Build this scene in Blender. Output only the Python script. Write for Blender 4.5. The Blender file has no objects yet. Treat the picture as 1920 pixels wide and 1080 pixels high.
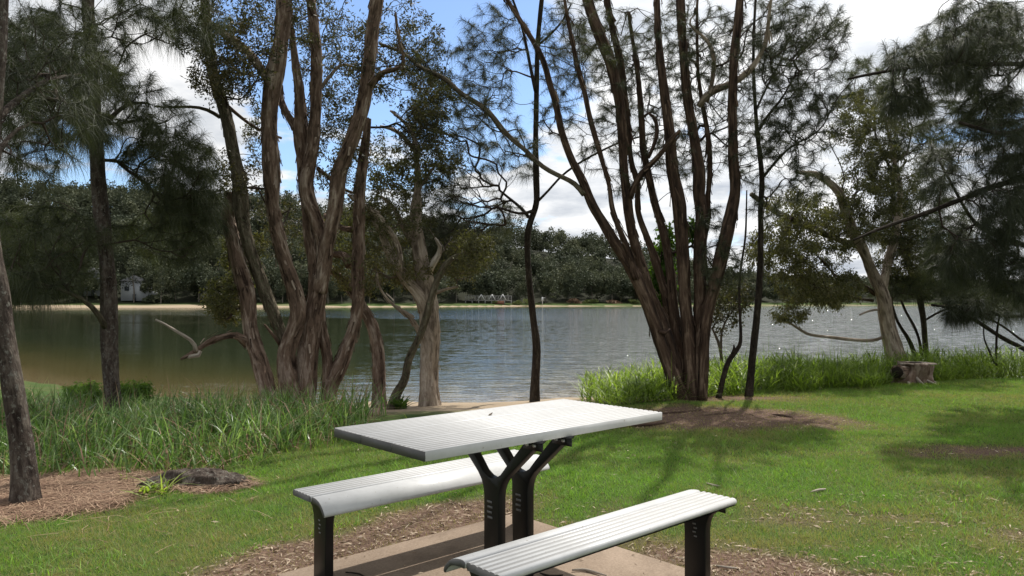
import bpy, math
import numpy as np
from mathutils import Vector
R = math.radians
sc = bpy.context.scene
COL = sc.collection
rng = np.random.default_rng(7)

# ------------------------------------------------------------------ camera
HC = 1.35; F = 1387.0; PITCH = math.atan(25/1387.0)
cam = bpy.data.cameras.new('camera'); cam.sensor_width = 36; cam.lens = F/1920*36
cam.clip_end = 5000; cam.clip_start = 0.05
camo = bpy.data.objects.new('camera', cam); COL.objects.link(camo)
camo.location = (0, 0, HC); camo.rotation_euler = (R(90)+PITCH, 0, 0)
sc.camera = camo
# ------------------------------------------------------------------ light
SUN_EL = 57.0; SUN_AZ = 27.0          # azimuth measured clockwise from +Y
sd = Vector((math.sin(R(SUN_AZ))*math.cos(R(SUN_EL)), math.cos(R(SUN_AZ))*math.cos(R(SUN_EL)), math.sin(R(SUN_EL))))
sl = bpy.data.lights.new('sun', 'SUN'); sl.energy = 5.0; sl.angle = R(0.6); sl.color = (1, .955, .88)
so = bpy.data.objects.new('sun', sl); COL.objects.link(so)
so.rotation_euler = sd.to_track_quat('Z', 'Y').to_euler()
sc.view_settings.view_transform = 'Standard'; sc.view_settings.look = 'None'
sc.view_settings.gamma = 1; sc.view_settings.exposure = 0.15
sc.cycles.max_bounces = 6; sc.cycles.transparent_max_bounces = 4
sc.cycles.diffuse_bounces = 3; sc.cycles.glossy_bounces = 3; sc.cycles.transmission_bounces = 3

# ------------------------------------------------------------------ world : nishita + procedural clouds
w = bpy.data.worlds.new('World'); sc.world = w; w.use_nodes = True
nt = w.node_tree; nt.nodes.clear()
def N(nt, t, **k):
    n = nt.nodes.new(t)
    for a, b in k.items():
        if a.startswith('i_'):
            n.inputs[a[2:].replace('_', ' ')].default_value = b
        else: setattr(n, a, b)
    return n
def L(nt, a, b): nt.links.new(a, b)
def ramp(nt, fac, stops, interp='LINEAR'):
    r = N(nt, 'ShaderNodeValToRGB'); r.color_ramp.interpolation = interp
    e = r.color_ramp.elements
    while len(e) < len(stops): e.new(0.5)
    for el, (p, c) in zip(e, stops):
        el.position = p; el.color = (*c, 1) if len(c) == 3 else c
    L(nt, fac, r.inputs[0]); return r
def M1(nt, op, a, b=None, c=None, clamp=False):
    n = N(nt, 'ShaderNodeMath', operation=op, use_clamp=clamp)
    for i, x in enumerate((a, b, c)):
        if x is None: continue
        if isinstance(x, (int, float)): n.inputs[i].default_value = x
        else: L(nt, x, n.inputs[i])
    return n.outputs[0]
def MIX(nt, fac, a, b, bt='MIX'):
    n = N(nt, 'ShaderNodeMix', data_type='RGBA', blend_type=bt)
    for s, x in ((n.inputs[0], fac), (n.inputs[6], a), (n.inputs[7], b)):
        if isinstance(x, (int, float)): s.default_value = x
        elif isinstance(x, tuple): s.default_value = (*x, 1)
        else: L(nt, x, s)
    return n.outputs[2]
sky = N(nt, 'ShaderNodeTexSky', sky_type='NISHITA', sun_disc=False, sun_elevation=R(SUN_EL), sun_rotation=R(SUN_AZ), altitude=10, air_density=1.0, dust_density=0.6, ozone_density=2.0)
tc = N(nt, 'ShaderNodeTexCoord')
sep = N(nt, 'ShaderNodeSeparateXYZ'); L(nt, tc.outputs['Generated'], sep.inputs[0])
zz = M1(nt, 'MAXIMUM', M1(nt, 'ADD', sep.outputs[2], 0.16), 0.1)
cx = M1(nt, 'DIVIDE', sep.outputs[0], zz); cy = M1(nt, 'DIVIDE', sep.outputs[1], zz)
cmb = N(nt, 'ShaderNodeCombineXYZ'); L(nt, cx, cmb.inputs[0]); L(nt, cy, cmb.inputs[1])
n1 = N(nt, 'ShaderNodeTexNoise', i_Scale=1.5, i_Detail=8.0, i_Roughness=0.6, i_Distortion=0.3); L(nt, cmb.outputs[0], n1.inputs[0])
def lobe(d, lo):   # soft patch of clear sky round a direction
    v = Vector(d).normalized()
    dp = N(nt, 'ShaderNodeVectorMath', operation='DOT_PRODUCT'); L(nt, tc.outputs['Generated'], dp.inputs[0]); dp.inputs[1].default_value = v
    mr = N(nt, 'ShaderNodeMapRange', interpolation_type='SMOOTHSTEP'); L(nt, dp.outputs['Value'], mr.inputs[0])
    mr.inputs[1].default_value = lo; mr.inputs[2].default_value = 1.0; return mr.outputs[0]
clear = M1(nt, 'ADD', lobe((-.19, 1, .33), .968), lobe((-.01, 1, .31), .988))
clear = M1(nt, 'ADD', clear, M1(nt, 'MULTIPLY', lobe((-.56, 1, .18), .994), .8))
clear = M1(nt, 'ADD', clear, M1(nt, 'MULTIPLY', lobe((-.33, 1, .40), .99), .5))
cl = M1(nt, 'SUBTRACT', M1(nt, 'ADD', n1.outputs[0], 0.135), M1(nt, 'MULTIPLY', clear, 0.24))
mask = ramp(nt, cl, [(0.45, (0, 0, 0)), (0.55, (1, 1, 1))], 'EASE')
n2 = N(nt, 'ShaderNodeTexNoise', i_Scale=2.6, i_Detail=6.0, i_Roughness=0.55)
mp = N(nt, 'ShaderNodeMapping'); mp.inputs[1].default_value = (3.1, .7, 0); L(nt, cmb.outputs[0], mp.inputs[0]); L(nt, mp.outputs[0], n2.inputs[0])
ccol = ramp(nt, n2.outputs[0], [(0.32, (5.6, 6.1, 6.9)), (0.47, (8.6, 8.9, 9.3)), (0.6, (11.4, 11.4, 11.4))])
skyb = MIX(nt, 1.0, sky.outputs[0], (1.28, 1.40, 1.55), 'MULTIPLY')
glow = N(nt, 'ShaderNodeVectorMath', operation='SCALE'); L(nt, ccol.outputs[0], glow.inputs[0]); L(nt, M1(nt, 'ADD', M1(nt, 'MULTIPLY', lobe(sd, .35), .42), .74), glow.inputs['Scale'])   # clouds glow towards the sun
fin = MIX(nt, mask.outputs[0], skyb, glow.outputs[0])
bg = N(nt, 'ShaderNodeBackground'); bg.inputs[1].default_value = 0.10; L(nt, fin, bg.inputs[0])
out = N(nt, 'ShaderNodeOutputWorld'); L(nt, bg.outputs[0], out.inputs[0])

# ------------------------------------------------------------------ helpers
_T = rng.random((64, 64, 64)).astype(np.float32)
def vnoise(p):                       # value noise, p (...,3) -> 0..1
    p = np.asarray(p, float); i = np.floor(p).astype(int); f = p-i; f = f*f*(3-2*f); i &= 63; j = (i+1) & 63
    x0, y0, z0 = i[..., 0], i[..., 1], i[..., 2]; x1, y1, z1 = j[..., 0], j[..., 1], j[..., 2]
    fx, fy, fz = f[..., 0], f[..., 1], f[..., 2]
    a = _T[x0, y0, z0]*(1-fx)+_T[x1, y0, z0]*fx; b = _T[x0, y1, z0]*(1-fx)+_T[x1, y1, z0]*fx
    c = _T[x0, y0, z1]*(1-fx)+_T[x1, y0, z1]*fx; d = _T[x0, y1, z1]*(1-fx)+_T[x1, y1, z1]*fx
    return (a*(1-fy)+b*fy)*(1-fz)+(c*(1-fy)+d*fy)*fz
def fbm(p, o=4):
    p = np.asarray(p, float); s = 0; a = .5; t = 0
    for k in range(o): s = s+a*vnoise(p*(2**k)+k*17.3); t += a; a *= .5
    return s/t
def n2d(x, y, s, o=3, seed=0): return fbm(np.stack([x*s+seed, y*s+seed*.7, np.zeros_like(x)+seed*1.3], -1), o)
def sm(x, a, b): t = np.clip((x-a)/(b-a), 0, 1); return t*t*(3-2*t)

def P(u, v, D):                      # photo pixel + distance ahead -> world point
    x = (u-960)/F; yc = (540-v)/F
    c, s = math.cos(PITCH), math.sin(PITCH)
    fy = c-yc*s; fz = s+yc*c
    return np.array([x/fy*D, D, HC+fz/fy*D])
def mesh_obj(name, V, faces, mats, parent=None, loc=(0, 0, 0), midx=None, smooth=False, attrs=None):
    """faces: list of (K,n) int arrays; attrs: {name:(type, data per vertex)}"""
    me = bpy.data.meshes.new(name)
    V = np.asarray(V, np.float32)-np.asarray(loc, np.float32)
    me.vertices.add(len(V)); me.vertices.foreach_set('co', V.ravel())
    fl = [np.asarray(f, np.int32) for f in faces if len(f)]
    ls = np.concatenate([np.full(len(f), f.shape[1], np.int32) for f in fl])
    li = np.concatenate([f.ravel() for f in fl])
    me.loops.add(len(li)); me.loops.foreach_set('vertex_index', li)
    me.polygons.add(len(ls)); st = np.concatenate([[0], np.cumsum(ls)[:-1]]).astype(np.int32)
    me.polygons.foreach_set('loop_start', st); me.polygons.foreach_set('loop_total', ls)
    if midx is not None: me.polygons.foreach_set('material_index', np.asarray(midx, np.int32))
    if smooth: me.polygons.foreach_set('use_smooth', np.ones(len(ls), bool))
    if attrs:
        for k, (ty, d) in attrs.items():
            a = me.attributes.new(k, ty, 'POINT'); a.data.foreach_set('vector' if ty == 'FLOAT_VECTOR' else 'value', np.asarray(d, np.float32).ravel())
    for m in (mats if isinstance(mats, (list, tuple)) else [mats]): me.materials.append(m)
    me.update(calc_edges=True); me.validate()
    o = bpy.data.objects.new(name, me); COL.objects.link(o)
    if parent is not None: o.parent = parent
    else: o.location = loc
    return o
def tag(o, label, cat, group=None, kind=None):
    if label: o['label'] = label
    if cat: o['category'] = cat
    if group: o['group'] = group
    if kind: o['kind'] = kind
    return o
def empty(name, loc, label, cat, group=None, rz=0):
    o = bpy.data.objects.new(name, None); COL.objects.link(o); o.location = loc; o.rotation_euler = (0, 0, rz)
    o.empty_display_size = .2
    return tag(o, label, cat, group)
class MB:
    def __init__(s): s.V = []; s.F = {}; s.n = 0; s.M = {}
    def add(s, V, faces, m=0):
        V = np.asarray(V, float).reshape(-1, 3); s.V.append(V)
        for f in faces:
            f = np.asarray(f, int)+s.n
            s.F.setdefault(f.shape[1], []).append(f); s.M.setdefault(f.shape[1], []).append(np.full(len(f), m))
        s.n += len(V)
    def box(s, c, size, ax=None, m=0):
        c = np.array(c, float); h = np.array(size, float)/2
        A = np.eye(3) if ax is None else np.array(ax, float)
        v = [c+A.T@(h*np.array(k)) for k in [(-1,-1,-1),(1,-1,-1),(1,1,-1),(-1,1,-1),(-1,-1,1),(1,-1,1),(1,1,1),(-1,1,1)]]
        s.add(v, [np.array([[0,3,2,1],[4,5,6,7],[0,1,5,4],[1,2,6,5],[2,3,7,6],[3,0,4,7]])], m)
    def prism(s, poly, y0, y1, m=0, zg=None):   # poly in (x,z), extruded along y
        n = len(poly); p = np.array(poly, float)
        V = np.concatenate([np.c_[p[:, 0], np.full(n, y0), p[:, 1]], np.c_[p[:, 0], np.full(n, y1), p[:, 1]]])
        i = np.arange(n); j = (i+1) % n
        Q = np.c_[i, j, j+n, i+n]; g = ((np.abs(p[i, 1]-zg) < 1e-4) | (np.abs(p[j, 1]-zg) < 1e-4)) & (p[i, 1] > zg-1e-4) & (p[j, 1] > zg-1e-4) if zg is not None else np.zeros(n, bool)
        b0 = s.n; s.add(V, [Q[~g], [list(range(n))[::-1]], [list(range(n, 2*n))]], m)
        if g.any(): s.F[4].append(Q[g]+b0); s.M[4].append(np.full(int(g.sum()), 1))
    def bar(s, a, b, r, sides=6, r2=None, m=0):
        V, Fq, _ = tube([a, b], [r, r if r2 is None else r2], sides, raw=True); s.add(V, Fq, m)
    def build(s, name, mats, parent=None, loc=(0, 0, 0), smooth=False, bevel=0):
        ks = sorted(s.F); faces = [np.concatenate(s.F[k]) for k in ks]; mi = np.concatenate([np.concatenate(s.M[k]) for k in ks])
        o = mesh_obj(name, np.concatenate(s.V), faces, mats, parent, loc, mi, smooth)
        if bevel:
            b = o.modifiers.new('bevel', 'BEVEL'); b.width = bevel; b.segments = 2; b.limit_method = 'ANGLE'; b.angle_limit = R(40)
        return o
def crs(p, step):                    # catmull-rom resample of (n,k)
    p = np.asarray(p, float)
    if len(p) < 3: q = np.vstack([p[0], p, p[-1]])
    else: q = np.vstack([2*p[0]-p[1], p, 2*p[-1]-p[-2]])
    o = []
    for i in range(1, len(q)-2):
        a, b, c, d = q[i-1:i+3]; n = max(1, int(np.linalg.norm((c-b)[:3])/step)); t = np.linspace(0, 1, n, endpoint=False)[:, None]
        o.append(.5*((2*b)+(-a+c)*t+(2*a-5*b+4*c-d)*t*t+(-a+3*b-3*c+d)*t**3))
    o.append(q[-2][None]); return np.vstack(o)
def tube(pts, rad, sides=14, step=.07, rough=0, raw=False, seed=0, knots=0):
    p = np.c_[np.asarray(pts, float), np.asarray(rad, float)]
    if not raw:
        p = crs(p, step)
        for _ in range(int(.16/step)*2 if rough and len(p) > 6 else 0): p[1:-1] = .5*p[1:-1]+.25*(p[:-2]+p[2:])
    c = p[:, :3]; r = np.maximum(p[:, 3], .001)
    t = np.gradient(c, axis=0) if len(c) > 1 else c; t /= np.linalg.norm(t, axis=1)[:, None]+1e-9
    u = np.cross(t[0], [0.3, 1, 0.1]); u /= np.linalg.norm(u)+1e-9; U = [u]
    for k in range(1, len(c)):
        u = u-t[k]*np.dot(u, t[k]); u /= np.linalg.norm(u)+1e-9; U.append(u)
    U = np.array(U); W = np.cross(t, U)
    th = np.linspace(0, 2*math.pi, sides, endpoint=False)
    s = np.concatenate([[0], np.cumsum(np.linalg.norm(np.diff(c, axis=0), axis=1))])
    cs, sn = np.cos(th), np.sin(th)
    bk = np.stack([cs[None]*r[:, None]+0*s[:, None], sn[None]*r[:, None]+0*s[:, None], np.repeat(s[:, None], sides, 1)], -1)
    rr = np.repeat(r[:, None], sides, 1)
    if rough:
        q = np.stack([cs[None]*2.2+seed+0*rr, sn[None]*2.2+0*rr, np.repeat(s[:, None], sides, 1)*2.2], -1)
        q2 = np.stack([cs[None]*5+seed+0*rr, sn[None]*5+0*rr, np.repeat(s[:, None], sides, 1)*9], -1)
        q3 = np.stack([0*rr+seed, 0*rr, np.repeat(s[:, None], sides, 1)*1.3], -1)
        q4 = np.stack([cs[None]*9+seed+0*rr, sn[None]*9+0*rr, np.repeat(s[:, None], sides, 1)*2.6], -1)
        rr = rr*(1+rough*(1.1*(fbm(q, 3)-.5)*2+.5*(vnoise(q2)-.5)+.6*(vnoise(q4)-.5)+.7*(vnoise(q3)-.5)))
    V = c[:, None]+rr[..., None]*(cs[None, :, None]*U[:, None]+sn[None, :, None]*W[:, None])
    n = len(c); i = np.arange((n-1)*sides); a = i; b = (i//sides)*sides+(i+1) % sides
    Fq = np.c_[a, b, b+sides, a+sides]
    V = V.reshape(-1, 3); bk = bk.reshape(-1, 3)
    V = np.vstack([V, c[0], c[-1]]); bk = np.vstack([bk, [0, 0, 0], [0, 0, s[-1]]]); k0 = n*sides; j = np.arange(sides); jn = (j+1) % sides
    Ft = np.vstack([np.c_[jn, j, np.full(sides, k0)], np.c_[(n-1)*sides+j, (n-1)*sides+jn, np.full(sides, k0+1)]])
    return V, [Fq, Ft], bk

# ------------------------------------------------------------------ materials
def mat(name):
    m = bpy.data.materials.new(name); m.use_nodes = True; t = m.node_tree; t.nodes.clear()
    o = N(t, 'ShaderNodeOutputMaterial'); return m, t, o
def pbr(t, o, col, rough=.6, bump=None, bs=.3, bd=.01, metal=0, spec=.4):
    b = N(t, 'ShaderNodeBsdfPrincipled'); L(t, b.outputs[0], o.inputs[0])
    for s, x in ((b.inputs['Base Color'], col), (b.inputs['Roughness'], rough)):
        if isinstance(x, (int, float)): s.default_value = x
        elif isinstance(x, tuple): s.default_value = (*x, 1)
        else: L(t, x, s)
    b.inputs['Metallic'].default_value = metal; b.inputs['Specular IOR Level'].default_value = spec
    if bump is not None:
        n = N(t, 'ShaderNodeBump'); n.inputs['Strength'].default_value = bs; n.inputs['Distance'].default_value = bd
        L(t, bump, n.inputs['Height']); L(t, n.outputs[0], b.inputs['Normal'])
    return b
def noise(t, vec, scale, det=4, ro=.6, dist=0):
    n = N(t, 'ShaderNodeTexNoise'); n.inputs['Scale'].default_value = scale; n.inputs['Detail'].default_value = det
    n.inputs['Roughness'].default_value = ro; n.inputs['Distortion'].default_value = dist
    if vec is not None: L(t, vec, n.inputs['Vector'])
    return n.outputs[0]
def mapv(t, v, s, l=(0, 0, 0)):
    m = N(t, 'ShaderNodeMapping'); m.inputs['Scale'].default_value = s; m.inputs['Location'].default_value = l; L(t, v, m.inputs[0]); return m.outputs[0]
def bark(name, dark, mid, light, stretch=.16, bs=.8, lichen=None, sc_=26):
    m, t, o = mat(name)
    a = N(t, 'ShaderNodeAttribute', attribute_name='bk')
    v = a.outputs['Vector']
    f1 = noise(t, mapv(t, v, (1, 1, stretch)), sc_, 6, .65, .4)
    f2 = noise(t, mapv(t, v, (1, 1, stretch*.5)), sc_*.35, 3, .5, .3)
    f3 = noise(t, mapv(t, v, (1, 1, .7)), 7, 4, .6)
    c = ramp(t, M1(t, 'ADD', M1(t, 'MULTIPLY', f1, .55), M1(t, 'MULTIPLY', f2, .45)), [(.39, dark), (.5, mid), (.62, light)]).outputs[0]
    c = MIX(t, M1(t, 'MULTIPLY', ramp(t, f3, [(.45, (0, 0, 0)), (.62, (1, 1, 1))]).outputs[0], .55), c, mid)
    if lichen:
        f4 = noise(t, mapv(t, v, (1, 1, .8)), 30, 3, .7)
        c = MIX(t, ramp(t, f4, [(.56, (0, 0, 0)), (.64, (1, 1, 1))]).outputs[0], c, lichen)
    pbr(t, o, c, .9, M1(t, 'ADD', f1, M1(t, 'MULTIPLY', f2, 1.4)), bs, .035, spec=.15)
    return m
B_paper = bark('paperbark', (.030, .019, .014), (.165, .112, .082), (.46, .38, .31), .22, 1.0, None, 17)
B_pale = bark('pale_paperbark', (.08, .058, .042), (.30, .24, .185), (.58, .50, .42), .22, 1.0, None, 17)
B_red = bark('red_bark', (.014, .009, .007), (.074, .047, .033), (.23, .165, .118), .15, 1.0, None, 20)
B_dark = bark('she_oak_bark', (.022, .015, .012), (.070, .054, .044), (.16, .135, .11), .35, 1.0, (.15, .14, .12), 34)
B_slim = bark('dark_slim_bark', (.014, .011, .009), (.035, .027, .021), (.075, .062, .05), .35, .8, None, 40)
B_moss = bark('mossy_bark', (.028, .022, .015), (.10, .082, .056), (.22, .19, .14), .3, .8, (.10, .105, .06), 34)
B_dead = bark('bleached_wood', (.20, .16, .125), (.42, .37, .31), (.66, .61, .54), .12, .6)
B_twig, t, o = mat('twig'); pbr(t, o, (.045, .034, .027), .9, spec=.1)
B_twigp, t, o = mat('pale_twig'); pbr(t, o, (.12, .095, .075), .9, spec=.1)
def leafmat(name, c1, c2, c3, tr=.35, trc=(1.2, 1.3, .5), rough=.6):
    m, t, o = mat(name)
    a = N(t, 'ShaderNodeAttribute', attribute_name='tint')
    c = ramp(t, a.outputs['Fac'], [(0, c1), (.5, c2), (1, c3)]).outputs[0]
    b = N(t, 'ShaderNodeBsdfPrincipled'); L(t, c, b.inputs['Base Color']); b.inputs['Roughness'].default_value = rough; b.inputs['Specular IOR Level'].default_value = .3
    tl = N(t, 'ShaderNodeBsdfTranslucent'); L(t, MIX(t, 1.0, c, trc, 'MULTIPLY'), tl.inputs[0])
    mx = N(t, 'ShaderNodeMixShader'); mx.inputs[0].default_value = tr
    L(t, b.outputs[0], mx.inputs[1]); L(t, tl.outputs[0], mx.inputs[2]); L(t, mx.outputs[0], o.inputs[0]); return m
L_needle = leafmat('needles', (.024, .029, .020), (.046, .054, .031), (.085, .092, .045), .25)
L_needle_g = leafmat('green_needles', (.026, .033, .018), (.052, .062, .030), (.095, .105, .045), .28)
L_paper = leafmat('paperbark_leaves', (.035, .036, .022), (.06, .060, .032), (.12, .095, .05), .3)
L_olive = leafmat('olive_leaves', (.045, .046, .024), (.088, .088, .042), (.17, .15, .075), .38)
L_vine = leafmat('vine_leaves', (.05, .10, .02), (.09, .16, .03), (.13, .21, .05), .5)
L_lawn = leafmat('lawn_blades', (.31, .27, .125), (.135, .255, .048), (.27, .45, .072), .45, (1.1, 1.2, .5), .65)
L_reed = leafmat('reed_blades', (.05, .10, .028), (.13, .22, .065), (.36, .44, .24), .45, (1.2, 1.35, .6), .32)
L_weed = leafmat('bank_weed_leaves', (.08, .12, .026), (.20, .28, .05), (.42, .48, .15), .55, (1.2, 1.35, .5), .4)
L_litter = leafmat('fallen_leaves', (.14, .09, .055), (.30, .22, .15), (.52, .43, .32), .1, (1, 1, 1), .8)
L_straw = leafmat('needle_straw', (.13, .07, .045), (.25, .155, .10), (.42, .30, .20), .05, (1, 1, 1), .8)
L_far = leafmat('far_foliage', (.030, .040, .024), (.066, .078, .042), (.125, .13, .066), .15, (1, 1, 1), .8)
L_farb = leafmat('far_bush', (.08, .10, .03), (.13, .16, .05), (.19, .21, .07), .2, (1, 1, 1), .8)
B_far, t, o = mat('far_trunk'); pbr(t, o, (.16, .14, .115), .9, spec=.1)

# white powder-coated / anodised slats
M_white, t, o = mat('white_aluminium')
geo = N(t, 'ShaderNodeTexCoord')
f = noise(t, mapv(t, geo.outputs['Object'], (1, 1, 1)), 5, 5, .7); f2 = noise(t, mapv(t, geo.outputs['Object'], (6, .8, 6)), 14, 5, .7)
f3 = noise(t, geo.outputs['Object'], 55, 2, .5)
c = ramp(t, f, [(.3, (.46, .46, .455)), (.6, (.56, .56, .555))]).outputs[0]
c = MIX(t, M1(t, 'MULTIPLY', ramp(t, f2, [(.55, (0, 0, 0)), (.75, (1, 1, 1))]).outputs[0], .35), c, (.40, .385, .36))
c = MIX(t, ramp(t, f3, [(.70, (0, 0, 0)), (.76, (1, 1, 1))]).outputs[0], c, (.28, .25, .2))
pbr(t, o, c, .38, f2, .08, .002, metal=0, spec=.5)
M_groove, t, o = mat('shaded_groove'); pbr(t, o, (.36, .355, .345), .8)  # groove floors and walls coloured darker, painting in the shade between ribs
M_end, t, o = mat('grey_end_cap'); pbr(t, o, (.085, .083, .082), .6)
M_black, t, o = mat('black_powder_coat')
geo = N(t, 'ShaderNodeTexCoord'); f = noise(t, geo.outputs['Object'], 300, 2, .5)
pbr(t, o, (.006, .006, .007), .4, f, .06, .001, spec=.35)
M_steel, t, o = mat('bolt_steel'); pbr(t, o, (.45, .45, .45), .35, metal=.9)
M_dec, t, o = mat('grey_mark'); pbr(t, o, (.16, .16, .165), .5)
M_conc, t, o = mat('concrete')
geo = N(t, 'ShaderNodeTexCoord'); ov = geo.outputs['Object']
f = noise(t, ov, 2.2, 6, .65); f2 = noise(t, ov, 90, 3, .7); f3 = noise(t, ov, 9, 4, .6)
c = ramp(t, f, [(.32, (.14, .10, .068)), (.5, (.21, .155, .108)), (.68, (.29, .22, .16))]).outputs[0]
c = MIX(t, M1(t, 'MULTIPLY', f3, .35), c, (.17, .12, .085)); c = MIX(t, .25, c, ramp(t, f2, [(.3, (.12, .09, .07)), (.7, (.45, .37, .3))]).outputs[0])
c = MIX(t, ramp(t, noise(t, ov, 1.1, 5, .7, .8), [(.5, (0, 0, 0)), (.62, (.6, .6, .6))]).outputs[0], c, (.12, .085, .06))
pbr(t, o, c, .9, f2, .35, .004, spec=.2)
M_gravel, t, o = mat('gravel')
geo = N(t, 'ShaderNodeTexCoord'); f = noise(t, geo.outputs['Object'], 120, 3, .7)
pbr(t, o, ramp(t, f, [(.3, (.22, .17, .15)), (.7, (.50, .43, .39))]).outputs[0], .95, f, .5, .01)

# ------------------------------------------------------------------ terrain
WZ = -0.6
def shore_near(x): return np.interp(x, [-40, -17, -9, -5.5, -3.2, 0, 3, 8, 14, 40, 90], [40, 23, 15.8, 14.4, 14.2, 14.5, 15.0, 16.2, 18.5, 30, 60])+.35*np.sin(x*1.7)*.4
def lawn_end(x): return np.interp(x, [-40, -12, -5, -3, -1.5, 0, 2, 4, 8, 14, 40], [20, 9, 6.8, 7.4, 7.9, 8.4, 9.6, 11.4, 12.6, 13.6, 22])
def shore_far(x): return np.interp(x, [-400, -150, -90, -30, 0, 60, 130, 400], [190, 222, 232, 262, 285, 300, 330, 420])
def hill(x): return np.interp(x, [-500, -190, -110, -40, 15, 60, 110, 200, 500], [44, 42, 37, 31, 27, 23, 11, 6, 6])
def terr(x, y):
    a, b = lawn_end(x), shore_near(x)
    t_ = (y-a)/(b-a)
    z = np.where(y < a, 0, np.where(t_ < 1, WZ*np.clip(t_, 0, 1)**1.35, WZ-.12*(y-b)))
    z = np.where(y > b, np.maximum(WZ-.12*(y-b), -2.5), z)
    e = shore_far(x)
    zf = np.where(y > e-15, WZ-2*np.clip((e-y)/15, 0, 1), z)
    zf = np.where(y > e, WZ+1.0*np.clip((y-e)/9, 0, 1)+1.6*sm(y-e, 9, 40)+hill(x)*sm(y-e, 14, 120), zf)
    z = np.where(y > e-15, np.maximum(zf, -2.6), z)
    u = (n2d(x, y, .9, 3, 3)-.5)*.07+(n2d(x, y, 4., 2, 5)-.5)*.02
    slab = sm(np.hypot(x+.01, y-3.5), .9, 1.9)
    return z+u*sm(-(y-e), -10, 0)*(.25+.75*slab)*np.where(y < 40, 1, 0)
def dirtmap(x, y):
    n = (n2d(x, y, 1.3, 4, 11)-.5)*1.6
    n_ = (n2d(x, y, 5, 3, 12)-.5)*.8
    def el(cx, cy, rx, ry, rot=0):
        c_, s_ = math.cos(rot), math.sin(rot); dx, dy = x-cx, y-cy
        return 1-np.sqrt(((dx*c_+dy*s_)/rx)**2+((-dx*s_+dy*c_)/ry)**2)
    d = np.maximum.reduce([
        el(2.2, 8.6, 1.85, 1.0, -.1)+.08,                 # bare dirt in front of the right-hand clump
        el(1.0, 8.2, 1.5, .45)*.8, el(2.9, 10.3, 2.0, .6)*.8,
        el(-3.4, 5.1, 1.15, .72, .45)+.12,                  # straw under the left tree
        el(-2.3, 5.45, .5, .25)*1.0,
        el(-.55, 4.5, 1.05, .38, .72)*1.0, el(-1.05, 3.95, .75, .42, .7)*1.0,    # litter by the slab
        el(1.3, 3.7, 1.0, .42, -.6)*.9, el(2.2, 4.6, .9, .3)*.3, el(4.6, 6.6, 1.6, .35)*.5, el(3.6, 4.2, 1.4, .3, -.1)*.5,
        el(-.02, 3.5, 1.25, 1.25)*.9])
    return sm(d+n*.5+n_*.75, -.05, .5)
gx = np.unique(np.concatenate([np.linspace(-900, -60, 40), np.linspace(-60, -9, 60), np.arange(-9, 12, .075), np.linspace(12, 60, 50), np.linspace(60, 900, 40)]))
gy = np.unique(np.concatenate([np.linspace(-60, 2.5, 25), np.arange(2.5, 15, .07), np.linspace(15, 30, 60), np.linspace(30, 180, 30), np.linspace(180, 460, 110), np.linspace(460, 1800, 20)]))
GX, GY = np.meshgrid(gx, gy); GZ = terr(GX, GY)
nx, ny = len(gx), len(gy); i, j = np.meshgrid(np.arange(nx-1), np.arange(ny-1)); k = (j*nx+i).ravel()
gd = dirtmap(GX, GY)*(GY < 14)
gf = np.where(GY > 100, sm(GY-shore_far(GX), 12, 20), 0.)
gs = np.where(GY < 60, sm(GZ, -.05, -.14)*sm(GX, -6.5, -4.5), np.where(GZ < np.interp(GX/GY, [-.6, -.36, -.30, -.05, 0, .06, .15], [.2, .2, -.25, -.35, -.2, -.3, -.5]), 1, 0.)*(GY > 100))       # sand
M_ground, t, o = mat('ground')
ov = N(t, 'ShaderNodeTexCoord').outputs['Object']
ad = N(t, 'ShaderNodeAttribute', attribute_name='dirt').outputs['Fac']; as_ = N(t, 'ShaderNodeAttribute', attribute_name='sand').outputs['Fac']
f = noise(t, ov, 60, 4, .7); f2 = noise(t, ov, 3, 4, .6); f3 = noise(t, ov, 14, 4, .65)
g = ramp(t, f, [(.3, (.022, .040, .010)), (.6, (.055, .105, .022)), (.8, (.11, .12, .05))]).outputs[0]
g = MIX(t, M1(t, 'MULTIPLY', ramp(t, noise(t, ov, .05, 3), [(.4, (0, 0, 0)), (.6, (1, 1, 1))]).outputs[0], .3), g, (.05, .055, .02))
g = MIX(t, ramp(t, f2, [(.45, (0, 0, 0)), (.7, (.6, .6, .6))]).outputs[0], g, (.12, .10, .045))
d = ramp(t, f, [(.28, (.055, .032, .022)), (.5, (.13, .085, .062)), (.72, (.26, .185, .14))]).outputs[0]
d = MIX(t, M1(t, 'MULTIPLY', f3, .5), d, (.10, .06, .045))
s_ = ramp(t, f, [(.3, (.24, .185, .125)), (.7, (.40, .32, .23))]).outputs[0]
s_ = MIX(t, ramp(t, f3, [(.55, (0, 0, 0)), (.75, (.7, .7, .7))]).outputs[0], s_, (.20, .14, .09))
c = MIX(t, as_, MIX(t, ad, g, d), s_)
c = MIX(t, N(t, 'ShaderNodeAttribute', attribute_name='forest').outputs['Fac'], c, (.022, .024, .014))
pbr(t, o, c, .95, M1(t, 'ADD', f, M1(t, 'MULTIPLY', f3, 2)), .6, .02, spec=.1)
go = mesh_obj('ground', np.stack([GX, GY, GZ], -1).reshape(-1, 3), [np.c_[k, k+1, k+1+nx, k+nx]], M_ground, smooth=True,
              attrs={'dirt': ('FLOAT', gd.ravel()), 'sand': ('FLOAT', gs.ravel()), 'forest': ('FLOAT', gf.ravel())})
go['kind'] = 'structure'
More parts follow.
